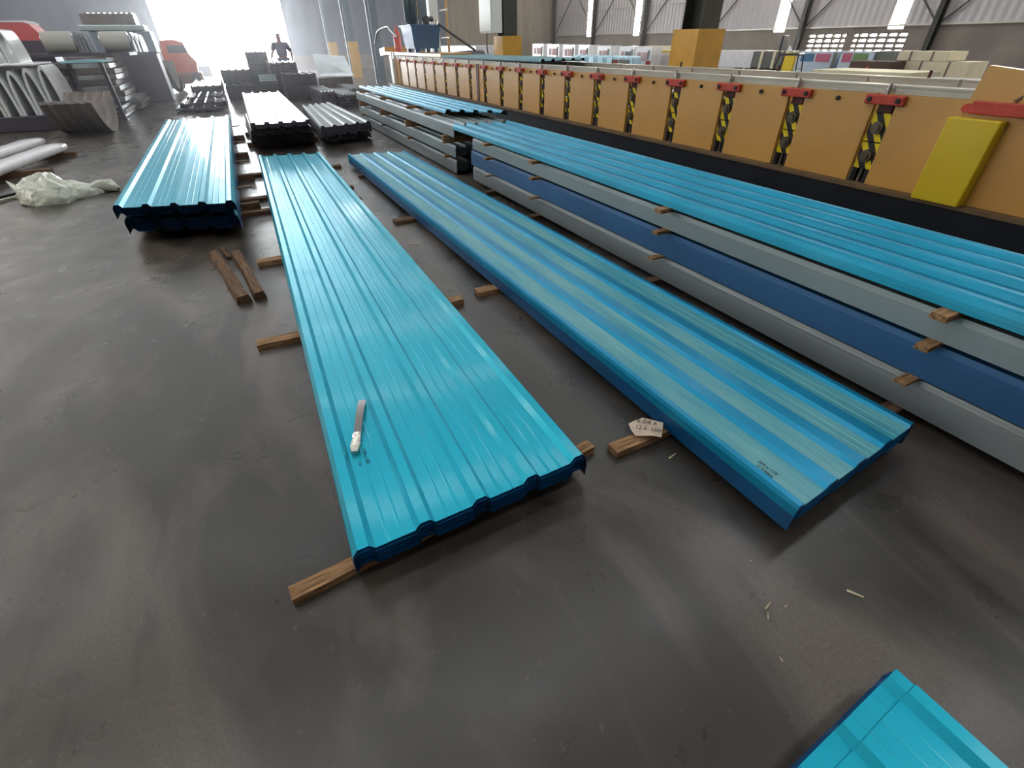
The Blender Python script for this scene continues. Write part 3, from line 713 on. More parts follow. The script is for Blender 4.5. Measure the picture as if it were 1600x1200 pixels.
mb = MB(); mb.beam((-3.9, 7.9, .021), (-2.95, 9.1, .021), .05, .04); tag(mb.build('steel_bar', BLK, loc=(-3.4, 8.5, 0)), 'black steel bar on the floor left of the plastic bag', 'steel bar')
mb = MB(); mb.beam((-3.8, 7.75, .016), (-2.87, 8.95, .016), .05, .03); tag(mb.build('steel_bar', RAIL, loc=(-3.3, 8.4, 0)), 'pale steel bar lying beside the black one at the left edge', 'steel bar')

# ------------------------------------------------------------------ the roll forming machine
MX = 4.80
ZL, ZT = .535, 1.165
mach = root('roll_forming_machine', (MX+.6, 10, 0), 'long ochre roll forming machine with hazard striped roll stands', 'machine')
def part(mb, name, m, label=None, parent=mach):
    o = mb.build(name, m, parent, None)
    o.matrix_parent_inverse = Matrix.Translation(-Vector(parent.location)); 
    if label: o['label'] = label
    return o
stands = [2.62+.823*k for k in range(19)]
G = .085
Y0, Y1 = 1.52, 18.6
mb = MB(); mb.box(MX-.06, MX+.04, Y0-.6, 18.9, 0.0, ZL-.03); part(mb, 'base_beam', BASE, 'dark base beam below the ledge')
mb = MB(); mb.box(MX+1.1, MX+1.2, Y0-.6, 18.9, 0.0, ZL-.03); part(mb, 'base_beam', BASE)
mb = MB(); mb.box(MX-.09, MX+1.22, Y0-.6, 18.95, ZL-.03, ZL); part(mb, 'base_ledge', LEDGE, 'dusty brown ledge along the foot')
edges = [Y0]+[v for s_ in stands for v in (s_-G, s_+G)]+[Y1]
for i in range(0, len(edges), 2):
    a, b = edges[i], edges[i+1]
    if b-a < .06: continue
    if a < 11.25 < b:
        mb = MB(); mb.cbox(MX-.01, MX+.02, a, 11.17, ZL, ZT+.05); part(mb, 'side_plate', OCHRE)
        mb = MB(); mb.cbox(MX-.01, MX+.02, 11.29, b, ZL, ZT+.05); part(mb, 'side_plate', OCHRE); continue
    zt = ZT+.05
    mb = MB(); mb.cbox(MX-.01, MX+.02, a, b, ZL, zt); part(mb, 'side_plate', OCHRE)
    mb = MB(); mb.tube([(MX-.028, (a+b)/2, ZT-.005), (MX-.009, (a+b)/2, ZT-.005)], .018, 12); part(mb, 'plate_bolt', BLK)
mb = MB(); mb.box(MX+1.05, MX+1.08, Y0, Y1, ZL, ZT+.05); part(mb, 'rear_plate', OCHRE)
mb = MB(); mb.box(MX-.02, MX+.06, 11.17, 11.29, ZL, ZT+.06); part(mb, 'joint_post', BROWN, 'dark post where two halves meet')
def stand(y):
    mb = MB(); mb.box(MX+.06, MX+.09, y-G+.001, y+G-.001, ZL, ZT+.02); part(mb, 'stand_back', BLK)
    for z0, z1 in ((ZL+.11, ZL+.315), (ZL+.325, ZL+.54)):
        mb = MB(); mb.cbox(MX+.022, MX+.055, y-G+.006, y+G-.006, z0, z1, .003); part(mb, 'bearing_block', HAZ)
        zc = (z0+z1)/2
        mb = MB(); mb.tube([(MX+.021, y, zc), (MX-.005, y, zc)], [.052, .048], 20); mb.tube([(MX-.005, y, zc), (MX-.02, y, zc)], .028, 14, mi=0)
        part(mb, 'shaft_end', mat('dull_shaft', rgb(96, 86, 74), .4, .6))
    mb = MB(); mb.tube([(MX+.03, y, ZL+.005), (MX+.03, y, ZL+.11)], .016, 10); part(mb, 'jack_screw', CHROME)
    mb = MB(); mb.box(MX+.02, MX+.05, y-G+.01, y-G+.05, ZL, ZL+.11); part(mb, 'foot_block', BLK)
    mb = MB(); mb.box(MX+.02, MX+.05, y+G-.05, y+G-.01, ZL, ZL+.11); part(mb, 'foot_block', BLK)
    mb = MB(); mb.box(MX+.015, MX+.055, y-.055, y+.06, ZL+.545, ZL+.61); part(mb, 'slide_block', BROWN)
    mb = MB(); mb.cbox(MX-.055, MX-.012, y-.155, y+.155, ZT-.025, ZT+.045, .006); part(mb, 'top_bracket', RED)
    for s_ in (-.115, .115):
        mb = MB(); mb.tube([(MX-.068, y+s_, ZT+.01), (MX-.056, y+s_, ZT+.01)], .02, 6, smooth=False); part(mb, 'bracket_bolt', BLK)
    mb = MB(); mb.tube([(MX-.035, y, ZT+.046), (MX-.035, y, ZT+.13)], .011, 10); mb.tube([(MX-.035, y, ZT+.08), (MX-.035, y, ZT+.098)], .02, 6); part(mb, 'adjusting_screw', CHROME)
for y in stands: stand(y)
def channel(x0, x1, z0, z1, ya, yb):
    mb = MB(); mb.box(x0, x1, ya, yb, z0, z1-.012); mb.box(x0-.012, x1+.012, ya, yb, z1-.012, z1); mb.box(x0-.004, x0, ya, yb, z0+.02, z1-.03)
    return mb
ks = [1.95]+stands+[18.7]
for i in range(len(ks)-1):
    a, b = ks[i]+.014, ks[i+1]-.014
    part(channel(MX+.0, MX+.10, ZT+.052, ZT+.112, a, b), 'top_rail', RAIL)
    part(channel(MX+1.02, MX+1.12, ZT+.052, ZT+.112, a, b), 'rear_rail', RAIL)
for k, y in enumerate(stands):
    for q, z in enumerate((ZL+.21, ZL+.43)):
        mb = MB(); mb.tube([(MX+.09, y, z), (MX+1.05, y, z)], .028, 10)
        for x in (.25, .45, .65, .85): mb.tube([(MX+x, y, z), (MX+x+.06, y, z)], .075, 14)
        part(mb, 'forming_roll', CHROME)
for k, y in enumerate(stands):
    if k % 2 == 0:
        mb = MB(); mb.tube([(MX+1.07, y+.3, ZT+.11), (MX+1.07, y+.3, ZT+.17)], .014, 8); part(mb, 'rear_stud', BROWN)
# near end portal and guard
mb = MB()
mb.prism([(2.05, ZT+.0), (1.66, ZT+.0), (1.80, ZT+.235), (2.03, ZT+.26)], 'x', MX-.02, MX+.05)
part(mb, 'end_frame', OCHRE, 'tapered ochre end upright')
mb = MB(); mb.cbox(MX-.02, MX+.03, 1.10, 2.06, ZL, ZT-.02); part(mb, 'end_plate', OCHRE)
mb = MB(); mb.prism([(1.95, ZT), (.9, ZT), (.9, ZT+.24), (1.95, ZT+.25)], 'x', MX+1.0, MX+1.05); part(mb, 'rear_end_frame', mat('beige_guard', rgb(170, 152, 120), .5))
mb = MB(); mb.cbox(MX-.13, MX-.022, 1.75, 2.08, ZL+.0, ZT-.055, .006); part(mb, 'guard_box', YEL, 'bright yellow guard box')
mb = MB(); mb.cbox(MX-.07, MX-.022, 1.42, 2.0, ZT-.03, ZT+.05, .006); part(mb, 'end_bracket', RED)
mb = MB(); mb.tube([(MX-.05, 2.03, ZT+.0), (MX-.02, 2.03, ZT+.0)], .03, 14); mb.tube([(MX-.05, 1.95, ZT+.005), (MX-.02, 1.95, ZT+.005)], .022, 12); part(mb, 'pivot_pin', RED)
mb = MB(); mb.beam((MX-.03, 1.78, ZT+.06), (MX+.05, 1.70, ZT+.16), .03, .02); part(mb, 'latch_lever', CHROME)
mb = MB(); mb.cbox(MX+.05, MX+.13, 1.5, 1.74, ZT+.0, ZT+.12, .006); part(mb, 'dark_coupling', BROWN)
# far end: portal with red and white fittings, ochre platform
mb = MB(); mb.cbox(MX+.12, MX+1.0, 13.9, 19.6, ZT+.125, ZT+.215, .01); part(mb, 'platform', OCHRE, 'raised ochre platform carrying the blue tank')
mb = MB(); mb.prism([(19.61, ZT+.125), (20.3, ZT+.08), (20.4, ZT+.28), (19.61, ZT+.34)], 'x', MX+.12, MX+.9); part(mb, 'platform_ramp', OCHRE)
mb = MB(); mb.cbox(MX-.11, MX-.02, 17.95, 18.25, ZL, ZT+.04); part(mb, 'end_guard', WHITE, 'pale end guard')
for y in (18.0, 18.25):
    mb = MB(); mb.box(MX-.05, MX+.0, y-.06, y+.06, ZT-.0, ZT+.22); part(mb, 'end_post', WHITE)
# blue hydraulic tank with motor standing on the platform
tk = root('hydraulic_tank', (5.15, 16.1, ZT+.217), 'blue hydraulic tank with green motor standing on the machine platform', 'hydraulic tank')
mb = MB(); vs = []
for z, sx, sy_ in ((.09, .36, .44), (.60, .42, .52)):
    vs += [(-sx, -sy_, z), (sx, -sy_, z), (sx, sy_, z), (-sx, sy_, z)]
mb.add(vs, [(3, 2, 1, 0), (4, 5, 6, 7), (0, 1, 5, 4), (1, 2, 6, 5), (2, 3, 7, 6), (3, 0, 4, 7)]); mb.build('tank_body', TANK, tk)
mb = MB(); mb.cbox(-.46, .46, -.56, .56, .60, .63); mb.build('tank_lid', TANK, tk)
for sx in (-.28, .28):
    for s_ in (-.36, .36):
        mb = MB(); mb.box(sx-.05, sx+.05, s_-.05, s_+.05, 0, .09); mb.build('leg', TANK, tk)
mb = MB(); mb.tube([(-.2, .1, .63), (-.2, .1, .68), (-.2, .1, .69), (-.2, .1, 1.35), (-.2, .1, 1.45)], [.13, .13, .17, .17, .08], 20)
for k in range(12):
    t = 2*math.pi*k/12; mb.box(-.008, .008, .165, .19, .75, 1.3, R=rotz(t), c=Vector((-.2, .1, 0)))
mb.build('motor', TEALD, tk)
mb = MB(); mb.tube([(.1, -.3, .63), (.1, -.3, .82)], [.1, .08], 12); mb.tube([(.0, -.35, .74), (.3, -.25, .76)], .06, 10); mb.build('valve_block', BLK, tk)
mb = MB(); mb.tube([(.33, -.42, .63), (.33, -.42, .72)], .06, 12); mb.build('filler_cap', CHROME, tk)
mb = MB(); mb.tube([(.2, .2, .63), (.2, .22, .78)], .05, 12); mb.build('gauge', WHITE, tk)
def cable(name, pts, r_, m, label):
    mb = MB(); P = [Vector(p) for p in pts]; Q = []
    for i in range(len(P)-1):
        a, b, c, d = P[max(i-1, 0)], P[i], P[i+1], P[min(i+2, len(P)-1)]
        for k in range(6):
            t = k/6; Q.append(.5*((2*b)+(-a+c)*t+(2*a-5*b+4*c-d)*t*t+(-a+3*b-3*c+d)*t**3))
    Q.append(P[-1]); mb.tube(Q, r_, 8); return tag(mb.build(name, m, loc=pts[0]), label, 'hose')
cable('hydraulic_hose', [(4.68, 16.9, 1.75), (4.75, 17.9, 1.95), (5.0, 19.2, 2.05), (5.1, 21.0, 1.95), (5.2, 22.0, 1.6)], .03, BLK, 'black hydraulic hose looping left from the blue tank')
cable('hydraulic_hose', [(5.5, 15.5, 2.02), (5.75, 15.2, 1.8), (5.95, 14.8, 1.6), (6.1, 14.4, 1.42)], .03, BLK, 'black hydraulic hose hanging down right of the blue tank')
# cyan and teal sheet resting on the machine rails
stack([(4.88, 8.6), (5.80, 8.6), (5.80, 13.7), (4.88, 13.7)], 1.308, 2, .012, profile(5, .03, .05, .09, .005), [TEALS, TEALS, BLK, BLK], [TEALS, TEALS, BLK, BLK],
      'teal grey profiled sheet fed along the top of the machine', 'second teal grey sheet under the one on top of the machine', 'teal sheets on the machine', ny=4)

# electric cabinet on the second column, pipes on the wall side
r = root('electric_cabinet', (6.2, 13.5, 1.78), 'tall pale grey electric cabinet fixed on the column above the ochre guard', 'electric cabinet')
mb = MB(); mb.cbox(-.15, .12, -.38, .38, 0, .95); mb.build('cabinet_body', WHITE, r)
mb = MB(); mb.cbox(-.175, -.151, -.35, .35, .03, .92); mb.build('cabinet_door', WHITE, r)
for k in range(3):
    mb = MB(); mb.tube([(-.19, -.12+k*.14, .8), (-.176, -.12+k*.14, .8)], .025, 10); mb.build('indicator_lamp', PINK, r)
mb = MB(); mb.tube([(0, .3, 0), (0, .32, -.3), (0, .2, -.6)], .015, 8); mb.build('cable', BLK, r)
r = root('pipe_rack', (7.5, 20.2, 0), 'thin orange standpipe with short rungs right of the blue tank', 'pipe')
mb = MB(); mb.tube([(0, 0, 0), (0, 0, 6)], .045, 10); mb.build('pipe', mat('orange_pipe', rgb(196, 148, 80), .5), r)
for z in (1.75, 2.55):
    mb = MB(); mb.tube([(-.05, -.3, z), (-.05, .55, z)], .025, 8); mb.build('rung', RAIL, r)
mb = MB(); mb.box(-.18, .18, -.12, .12, 0, 6); o = mb.build('cable_duct', WHITE); o.location = (7.4, 21.4, 0); tag(o, 'white vertical cable duct behind the blue tank', 'cable duct')
mb = MB(); mb.cbox(-.2, .2, -.12, .12, 0, .4); o = mb.build('switch_box', BOXY); o.location = (6.2, 20.2, 2.35); tag(o, 'small ochre switch box on the column left of the green motor', 'switch box')
mb = MB(); mb.tube([(0, 0, 0), (0, 0, .5), (0, 0, .55), (0, 0, .68)], [.12, .12, .06, .04], 14); o = mb.build('gas_cylinder', RED); o.location = (5.3, 19.2, ZT+.217); 
tag(o, 'small red cylinder standing on the far end of the machine platform', 'cylinder')

# ------------------------------------------------------------------ goods behind the machine
def block(name, x0, x1, y0, y1, z0, z1, m, label, cat, group=None, lean=0.0, extra=None):
    r = root(name, (x0, (y0+y1)/2, z0), label, cat, group)
    L = (y1-y0)/2; w = x1-x0; h = z1-z0
    mb = MB(); mb.add([(0, -L, 0), (w, -L, 0), (w, L, 0), (0, L, 0), (lean, -L, h), (w, -L, h), (w, L, h), (lean, L, h)],
                      [(3, 2, 1, 0), (4, 5, 6, 7), (0, 1, 5, 4), (1, 2, 6, 5), (2, 3, 7, 6), (3, 0, 4, 7)])
    mb.build(extra[0] if extra else 'body', m, r)
    return r, L, w, h
def patch(r, name, y0, y1, z0, z1, m, x=-.012, lean=0.0):
    mb = MB(); mb.box(x, x+.010, y0, y1, z0, z1); return mb.build(name, m, r)
# upright white wrapped panels with window shaped prints
wp = [(25.0, 1.1, 'leftmost white panel pack behind the second guard'), (23.5, 1.1, 'white panel pack with two pink windows'), (22.1, 1.0, 'white panel pack with one large pink window'),
      (20.9, .8, 'narrow white panel pack beside the grey gap'), (19.4, .9, 'white panel pack right of the grey gap'), (17.9, .9, 'tall white panel pack left of the dark slot'), (16.9, .9, 'rightmost white panel pack next to the yellow trestle')]
for i, (yc, w, lab) in enumerate(wp):
    r, L, ww, h = block('panel_pack', 14.0, 14.5, yc-w/2, yc+w/2, 0, 1.50-.02*i, WRAP, lab, 'panel pack')
    patch(r, 'window_print', -w*.30, w*.08, h-.42, h-.16, PINK if i != 5 else DARKS); patch(r, 'window_print', w*.16, w*.36, h-.42, h-.16, PINK)
    for q in range(3):
        patch(r, 'strip_print', -w*.42+q*.05, -w*.40+q*.05, .2, h-.1, GRYB)
for i, yc in enumerate((19.9, 19.3, 18.7, 18.1, 17.5, 16.9, 16.3)):
    mb = MB(); mb.cbox(12.9, 13.3, yc-.22, yc+.22, 0, 1.13, .05); tag(mb.build('blue_wrapped_pack', SKYB, loc=(13.1, yc, 0)), 'pale blue wrapped pack in the row before the white panel packs', 'wrapped pack', 'row of pale blue packs')
mb = MB(); mb.cbox(8.6, 9.4, 20.2, 24.6, 0, 1.50, .03); tag(mb.build('white_crate', WRAP, loc=(9, 22.4, 0)), 'long white covered crate right of the blue tank', 'crate')
mb = MB(); mb.prism([(19.0, 0), (21.6, 0), (21.4, 1.05), (20.9, 1.30), (19.3, 1.36), (19.0, 1.2)], 'x', 7.9, 8.5); tag(mb.build('dark_tarpaulin', mat('dark_tarp', rgb(70, 70, 70), .7), loc=(8.2, 20.3, 0)), 'dark tarpaulin covered heap left of the second guard', 'tarpaulin')
# yellow trestle with boards
r = root('yellow_trestle', (14.7, 17.3, 0), 'yellow steel trestle frame in front of pale boards', 'trestle')
mb = MB(); mb.box(-.04, .04, -1.4, 1.4, 1.2, 1.27); mb.build('beam', YEL, r)
for s_ in (-1.3, 0, 1.1):
    mb = MB(); mb.box(-.04, .04, s_-.04, s_+.04, 0, 1.2); mb.build('leg', YEL, r)
for k in range(3):
    mb = MB(); mb.box(16.4, 17.0, 16.5, 19.9, .9+.16*k, 1.0595+.16*k); tag(mb.build('pale_board', CREAM, loc=(16.4, 18, .9+.16*k)), 'pale long board lying behind the yellow trestle', 'board', 'boards behind the trestle')
mb = MB(); mb.box(16.45, 16.95, 16.6, 19.8, 0, .899); tag(mb.build('board_stand', TAUPE, loc=(15.3, 15.6, 0)), 'brown grey plinth under the pale boards behind the trestle', 'plinth')
mb = MB(); mb.box(12.0, 12.1, 15.25, 15.75, 0, 1.06); tag(mb.build('grey_post', GRYB, loc=(12, 15.5, 0)), 'grey upright board end between the red posts', 'board')
for yy, t in ((15.9, 'left'), (14.2, 'right')):
    mb = MB(); mb.tube([(12, yy, 0), (12, yy, 1.05)], .08, 12); tag(mb.build('red_post', mat('dark_red', rgb(150, 50, 56), .5), loc=(12, yy, 0)), 'dark red post just %s of the grey upright board' % t, 'post')
# long white wrapped panels with dark ends, two layers, near the first guard
def long_pack(y0, y1, z0, z1, dark, lab):
    r, L, w, h = block('wrapped_bundle', 15.0, 16.0, y0, y1, z0, z1, WRAP, lab, 'wrapped bundle')
    mb = MB(); mb.cbox(.02, .98, -L-dark, -L-.001, .01, h-.01); mb.build('uncovered_end', mat('dark_roll_end', rgb(98, 98, 92), .6, noise=.2), r)
    for q in (.25, .6):
        mb = MB(); mb.box(-.004, .99, -L-dark*q-.06, -L-dark*q+.03, .005, h+.004); mb.build('strap', CREAM, r)
long_pack(12.75, 17.5, .82, 1.27, 1.3, 'upper long white wrapped bundle with dark strapped end')
long_pack(13.4, 17.9, .35, .81, 1.6, 'lower long white wrapped bundle under its twin')
mb = MB(); mb.box(15.0, 16.0, 12.2, 17.6, 0, .35); tag(mb.build('bundle_plinth', TAUPE, loc=(15.5, 15, 0)), 'plinth under the long white wrapped bundles', 'plinth')
# printed packs
r, L, w, h = block('printed_pack', 15.0, 15.9, 9.95, 11.2, 0, 1.27, BAGB, 'left pale blue printed pack with blue and magenta labels', 'printed pack')
patch(r, 'blue_label', .05, .45, h-.24, h-.05, BLP); patch(r, 'magenta_label', -.45, -.02, h-.24, h-.05, MAG); patch(r, 'grey_seam', -L, -L+.1, .05, h-.02, GRYB)
r, L, w, h = block('printed_pack', 15.0, 15.9, 8.95, 9.85, 0, 1.28, BAGB, 'right pale blue printed pack with magenta and green labels', 'printed pack')
patch(r, 'magenta_label', .12, .38, h-.24, h-.04, MAG); patch(r, 'green_label', -.30, .08, h-.24, h-.04, GRN)
mb = MB(); mb.cbox(15.05, 15.9, 8.35, 8.93, 0, 1.29, .02); tag(mb.build('grey_board_stack', GRYB, loc=(15.4, 8.6, 0)), 'grey upright boards right of the printed packs', 'board stack')
r, L, w, h = block('brown_crate', 14.2, 14.8, 8.0, 9.0, 0, 1.10, mat('dark_brown_crate', rgb(88, 66, 60), .6), 'dark brown crate with a small orange mark', 'crate')
mb = MB(); mb.prism([(-.05, h-.26), (.12, h-.26), (.03, h-.08)], 'x', -.012, -.002); mb.build('orange_mark', mat('orange_mark', rgb(220, 100, 80), .6), r)
for z0, z1, ya, yb, lab in ((.0, .66, 7.0, 8.2, 'lowest cream board bundle with a strap'), (.67, 1.10, 6.7, 8.05, 'middle cream board bundle with dark straps'), (1.11, 1.29, 7.2, 8.3, 'topmost cream board bundle on the pile by the masonry')):
    r, L, w, h = block('cream_bundle', 14.9, 15.7, ya, yb, z0, z1, CREAM, lab, 'board bundle')
    for q in (-.25, .3):
        mb = MB(); mb.box(-.008, .806, q*L*1.6-.02, q*L*1.6+.02, -.0, h+.006); mb.build('strap', TAUPE, r)
# pale sheets lying behind the machine, seen just above its rails
for i, (x, y0, y1, z, m_, lab) in enumerate(((9.0, 4.6, 7.6, .98, GRYB, 'pale grey sheet pile behind the near half of the machine'), (9.0, 8.2, 13.0, .96, WRAP, 'white sheet pile behind the middle of the machine'),
                                  (7.9, 2.6, 4.4, 1.12, WRAP, 'small white crate glimpsed left of the ochre end upright'))):
    mb = MB(); mb.cbox(x, x+1.1, y0, y1, 0, z, .02); tag(mb.build('sheet_pile', m_, loc=(x+.5, (y0+y1)/2, 0)), lab, 'sheet pile')
r, L, w, h = block('long_table', 10.4, 11.4, 5.5, 7.3, .0, 1.08, CREAM, 'long pale bench block right of the black chair', 'bench')
patch(r, 'blue_panel', -.6, .8, h-.35, h-.08, BAGB)
# black chair standing on a crate
mb = MB(); mb.cbox(12.4, 13.6, 9.3, 10.9, 0, .79, .02); tag(mb.build('chair_crate', WRAP, loc=(13, 10, 0)), 'white crate the black chair stands on', 'crate')
r = root('black_chair', (13.0, 9.85, .795), 'black vinyl chair with thin black legs standing on a crate', 'chair', rz=math.radians(22))
r.scale = (1.2, 1.2, 1.0)
mb = MB(); mb.cbox(-.21, .21, -.21, .21, .43, .48, .015); mb.build('seat', LEATH, r)
mb = MB(); mb.cbox(-.20, .20, .19, .235, .53, .85, .012); mb.build('backrest', LEATH, r)
for sx in (-.19, .19):
    for s_ in (-.19, .19):
        mb = MB(); mb.tube([(sx*1.25, s_*1.25, 0), (sx, s_, .43)], .013, 8); mb.build('leg', BLK, r)
    mb = MB(); mb.tube([(sx, .2, .43), (sx, .215, .8)], .012, 8); mb.build('back_post', BLK, r)
mb = MB(); mb.tube([(-.22, -.22, .16), (.22, -.22, .16)], .012, 8); mb.tube([(-.22, .22, .16), (.22, .22, .16)], .012, 8); mb.build('stretcher', mat('worn_brown', rgb(120, 90, 70), .6), r)
mb = MB(); vs = []; nn = 8
for i in range(nn+1):
    for j in range(nn+1):
        u, v = i/nn, j/nn; z = 1.292+.02*math.sin(u*7+v*3)**2+(.16*max(0, 1-abs(u-.35)*3.2) if v > .62 else 0)*(v-.62)*2.4
        vs.append((12.88+.30*u-.05*v, 9.66+.24*v+.06*u, z))
m_ = (nn+1)**2; vs2 = [(a, b, c+.006) for a, b, c in vs]; fs = []
for i in range(nn):
    for j in range(nn):
        q = i*(nn+1)+j; fs += [(q, q+1, q+nn+2, q+nn+1), (m_+q, m_+q+nn+1, m_+q+nn+2, m_+q+1)]
mb.add(vs+vs2, fs, 0, True); tag(mb.build('pale_cloth', WRAP, loc=(13, 9.85, 1.29)), 'crumpled pale cloth lying on the seat of the black chair', 'cloth')
mb = MB(); mb.box(13.6, 13.7, 10.2, 10.5, 0, 1.30); tag(mb.build('yellow_upright', YEL, loc=(13.65, 10.35, 0)), 'yellow upright board seen between the chair legs', 'board')
# tall grey plank leaning between the far bays
mb = MB(); mb.add([(18.5, 19.3, 0), (18.6, 19.3, 0), (18.6, 20.2, 0), (18.5, 20.2, 0), (19.2, 19.0, 2.6), (19.3, 19.0, 2.6), (19.3, 19.8, 2.6), (19.2, 19.8, 2.6)],
                  [(3, 2, 1, 0), (4, 5, 6, 7), (0, 1, 5, 4), (1, 2, 6, 5), (2, 3, 7, 6), (3, 0, 4, 7)])
tag(mb.build('grey_plank', GRYB, loc=(18.5, 19.6, 0)), 'tall grey plank standing left of the nearest column guard', 'plank')

# ------------------------------------------------------------------ far goods between the stacks and the machine
def tilted_sheet(pts, th, m, name, label, cat):
    mb = MB(); p = [Vector(q) for q in pts]; n = (p[1]-p[0]).cross(p[3]-p[0]).normalized()*th
    mb.add([*p, *[q+n for q in p]], [(3, 2, 1, 0), (4, 5, 6, 7), (0, 1, 5, 4), (1, 2, 6, 5), (2, 3, 7, 6), (3, 0, 4, 7)])
    return tag(mb.build(name, m, loc=pts[0]), label, cat)
tilted_sheet([(2.75, 21.0, .66), (3.90, 20.6, .66), (3.95, 21.9, 1.22), (2.85, 22.2, 1.32)], .02, ALU, 'metal_sheet', 'bare metal sheet propped up and glaring right of the man', 'metal sheet')
mb = MB(); mb.cbox(2.7, 3.9, 20.9, 21.9, 0, .64, .01); tag(mb.build('steel_crate', DULL, loc=(3.3, 21.4, 0)), 'dull crate the propped bare sheet leans on', 'crate')
for i, (x0, x1, y0, z0, z1) in enumerate(((2.22, 2.68, 17.6, .02, .5), (2.74, 3.20, 17.0, .02, .42), (3.25, 3.66, 18.2, .02, .50))):
    pile(x0, x1, y0, z0, z1, 2.5, ['pale notched pile just right of the dark plum pile', 'pale low pile with dark hollow end before the far grey stack', 'pale pile tucked against the far end of the far grey stack'][i],
         'pale sheet inside a small pile beyond the far grey stack', 'sheets of the small pale piles', ms=[ALU, ALU, DARKS, DULL], n=5)
# ------------------------------------------------------------------ the left hand goods
def arch_sheet(x, y, z, w, h, L, m, name, label, group, th=.03, yaw=0.0, seg=18, up=True, thick_end=None):
    """a sheet bent into an arch; the opening faces the camera, L runs into the depth"""
    mb = MB(); outer = []; inner = []
    for i in range(seg+1):
        t = math.pi*i/seg; s_ = 1 if up else -1
        outer.append((w/2*math.cos(t), s_*h*math.sin(t)**.85 if 0 < i < seg else 0.0)); inner.append(((w/2-th)*math.cos(t), s_*(h-th*1.3)*math.sin(t)**.85 if 0 < i < seg else 0.0))
    pts = outer+inner[::-1]; n = seg+1
    vs = [(a, 0, b) for a, b in outer]+[(a, 0, b) for a, b in inner]+[(a, L, b) for a, b in outer]+[(a, L, b) for a, b in inner]
    fs = []; 
    for i in range(seg):
        fs += [(i, i+1, n+i+1, n+i), (2*n+i, 3*n+i, 3*n+i+1, 2*n+i+1), (i, 2*n+i, 2*n+i+1, i+1), (n+i, n+i+1, 3*n+i+1, 3*n+i)]
    fs += [(0, n, 3*n, 2*n), (seg, 2*n+seg, 3*n+seg, n+seg)]
    mb.add(vs, fs, 0); o = mb.build(name, m); o.location = (x, y, z if up else z+h); o.rotation_euler = (0, 0, yaw)
    return tag(o, label, 'curved sheet', group)
# lower row: five tall bright arches, standing on a dark crate
mb = MB(); mb.cbox(-8.0, -3.76, 16.45, 18.3, .0, .319, .02); tag(mb.build('dark_trestle', DARKS, loc=(-5, 15, 0)), 'dark low platform carrying the bright arched sheets at left', 'platform')
for i in range(7):
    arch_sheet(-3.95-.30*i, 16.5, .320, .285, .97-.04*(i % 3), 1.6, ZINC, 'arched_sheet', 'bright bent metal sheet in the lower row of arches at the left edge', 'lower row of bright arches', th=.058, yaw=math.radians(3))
mb = MB(); mb.cbox(-7.2, -4.05, 16.6, 18.2, 1.291, 1.34, .02); tag(mb.build('carrying_board', WRAP, loc=(-5, 15, 1.36)), 'white board laid across the lower row of arches', 'board')
for i in range(7):
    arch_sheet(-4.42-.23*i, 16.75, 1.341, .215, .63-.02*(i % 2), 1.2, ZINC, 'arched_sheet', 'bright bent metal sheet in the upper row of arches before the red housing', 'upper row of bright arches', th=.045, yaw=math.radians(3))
# red housing behind them
r = root('red_housing', (-4.62, 20.95, 0), 'faded red metal housing with pale rim behind the upper arches', 'housing')
r.scale = (1.19, 1.0, 1.022)
mb = MB(); mb.prism([(-3.6, 1.76), (.07, 1.76), (.0, 1.9), (-.12, 2.12), (-.2, 2.16), (-3.6, 2.16)], 'y', 0, .95); mb.build('housing_body', REDP, r)
mb = MB(); mb.prism([(-3.6, 2.16), (-.2, 2.16), (-.12, 2.12), (-.09, 2.15), (-.18, 2.20), (-3.6, 2.20)], 'y', -.02, .97); mb.build('pale_rim', WRAP, r)
mb = MB(); mb.box(-3.6, .06, .03, .92, 0, 1.75); mb.build('housing_base', DARKS, r)
# big concave curved sheets on the floor (dark brown grey)
def curved_sheet(x, y, R0, a0, a1, L, m, name, label, group, yaw=0.0, th=.02, ribs=5, cz=None):
    """sheet curved in the x-z plane as an arc between angles a0..a1 (degrees, 270 is the bottom), ribs running round it"""
    mb = MB(); seg = 16; nu = ribs*4+1; vs = []
    for side in (0, 1):
        for j in range(nu):
            v = L*j/(nu-1); rib = .03 if j % 4 in (1, 2) else 0
            for i in range(seg+1):
                a = math.radians(a0+(a1-a0)*i/seg); rr = R0-rib+side*th
                vs.append((rr*math.cos(a), v, rr*math.sin(a)))
    n = seg+1; off = nu*n; fs = []
    for j in range(nu-1):
        for i in range(seg):
            q = j*n+i; fs += [(q, q+1, q+n+1, q+n), (off+q, off+q+n, off+q+n+1, off+q+1)]
    for i in range(seg):
        fs += [(i, off+i, off+i+1, i+1)]; q = (nu-1)*n+i; fs += [(q, q+1, off+q+1, off+q)]
    for j in range(nu-1):
        for q in (j*n, j*n+seg): fs += [(q, q+n, off+q+n, off+q)]
    zmin = min(v[2] for v in vs)
    mb.add([(a, b, c-zmin) for a, b, c in vs], fs); o = mb.build(name, m); o.location = (x, y, cz or 0.002); o.rotation_euler = (0, 0, yaw)
    return tag(o, label, 'curved sheet', group)
for k in range(5):
    curved_sheet(-2.86-.015*k, 15.45, .86-.035*k, 196, 352-4*k, .92, DULL, 'curved_sheet', 'brown grey ribbed sheet curved like a cradle, nested in the near curved pile', 'near cradle of curved sheets', yaw=math.radians(86), cz=.002+.035*k)
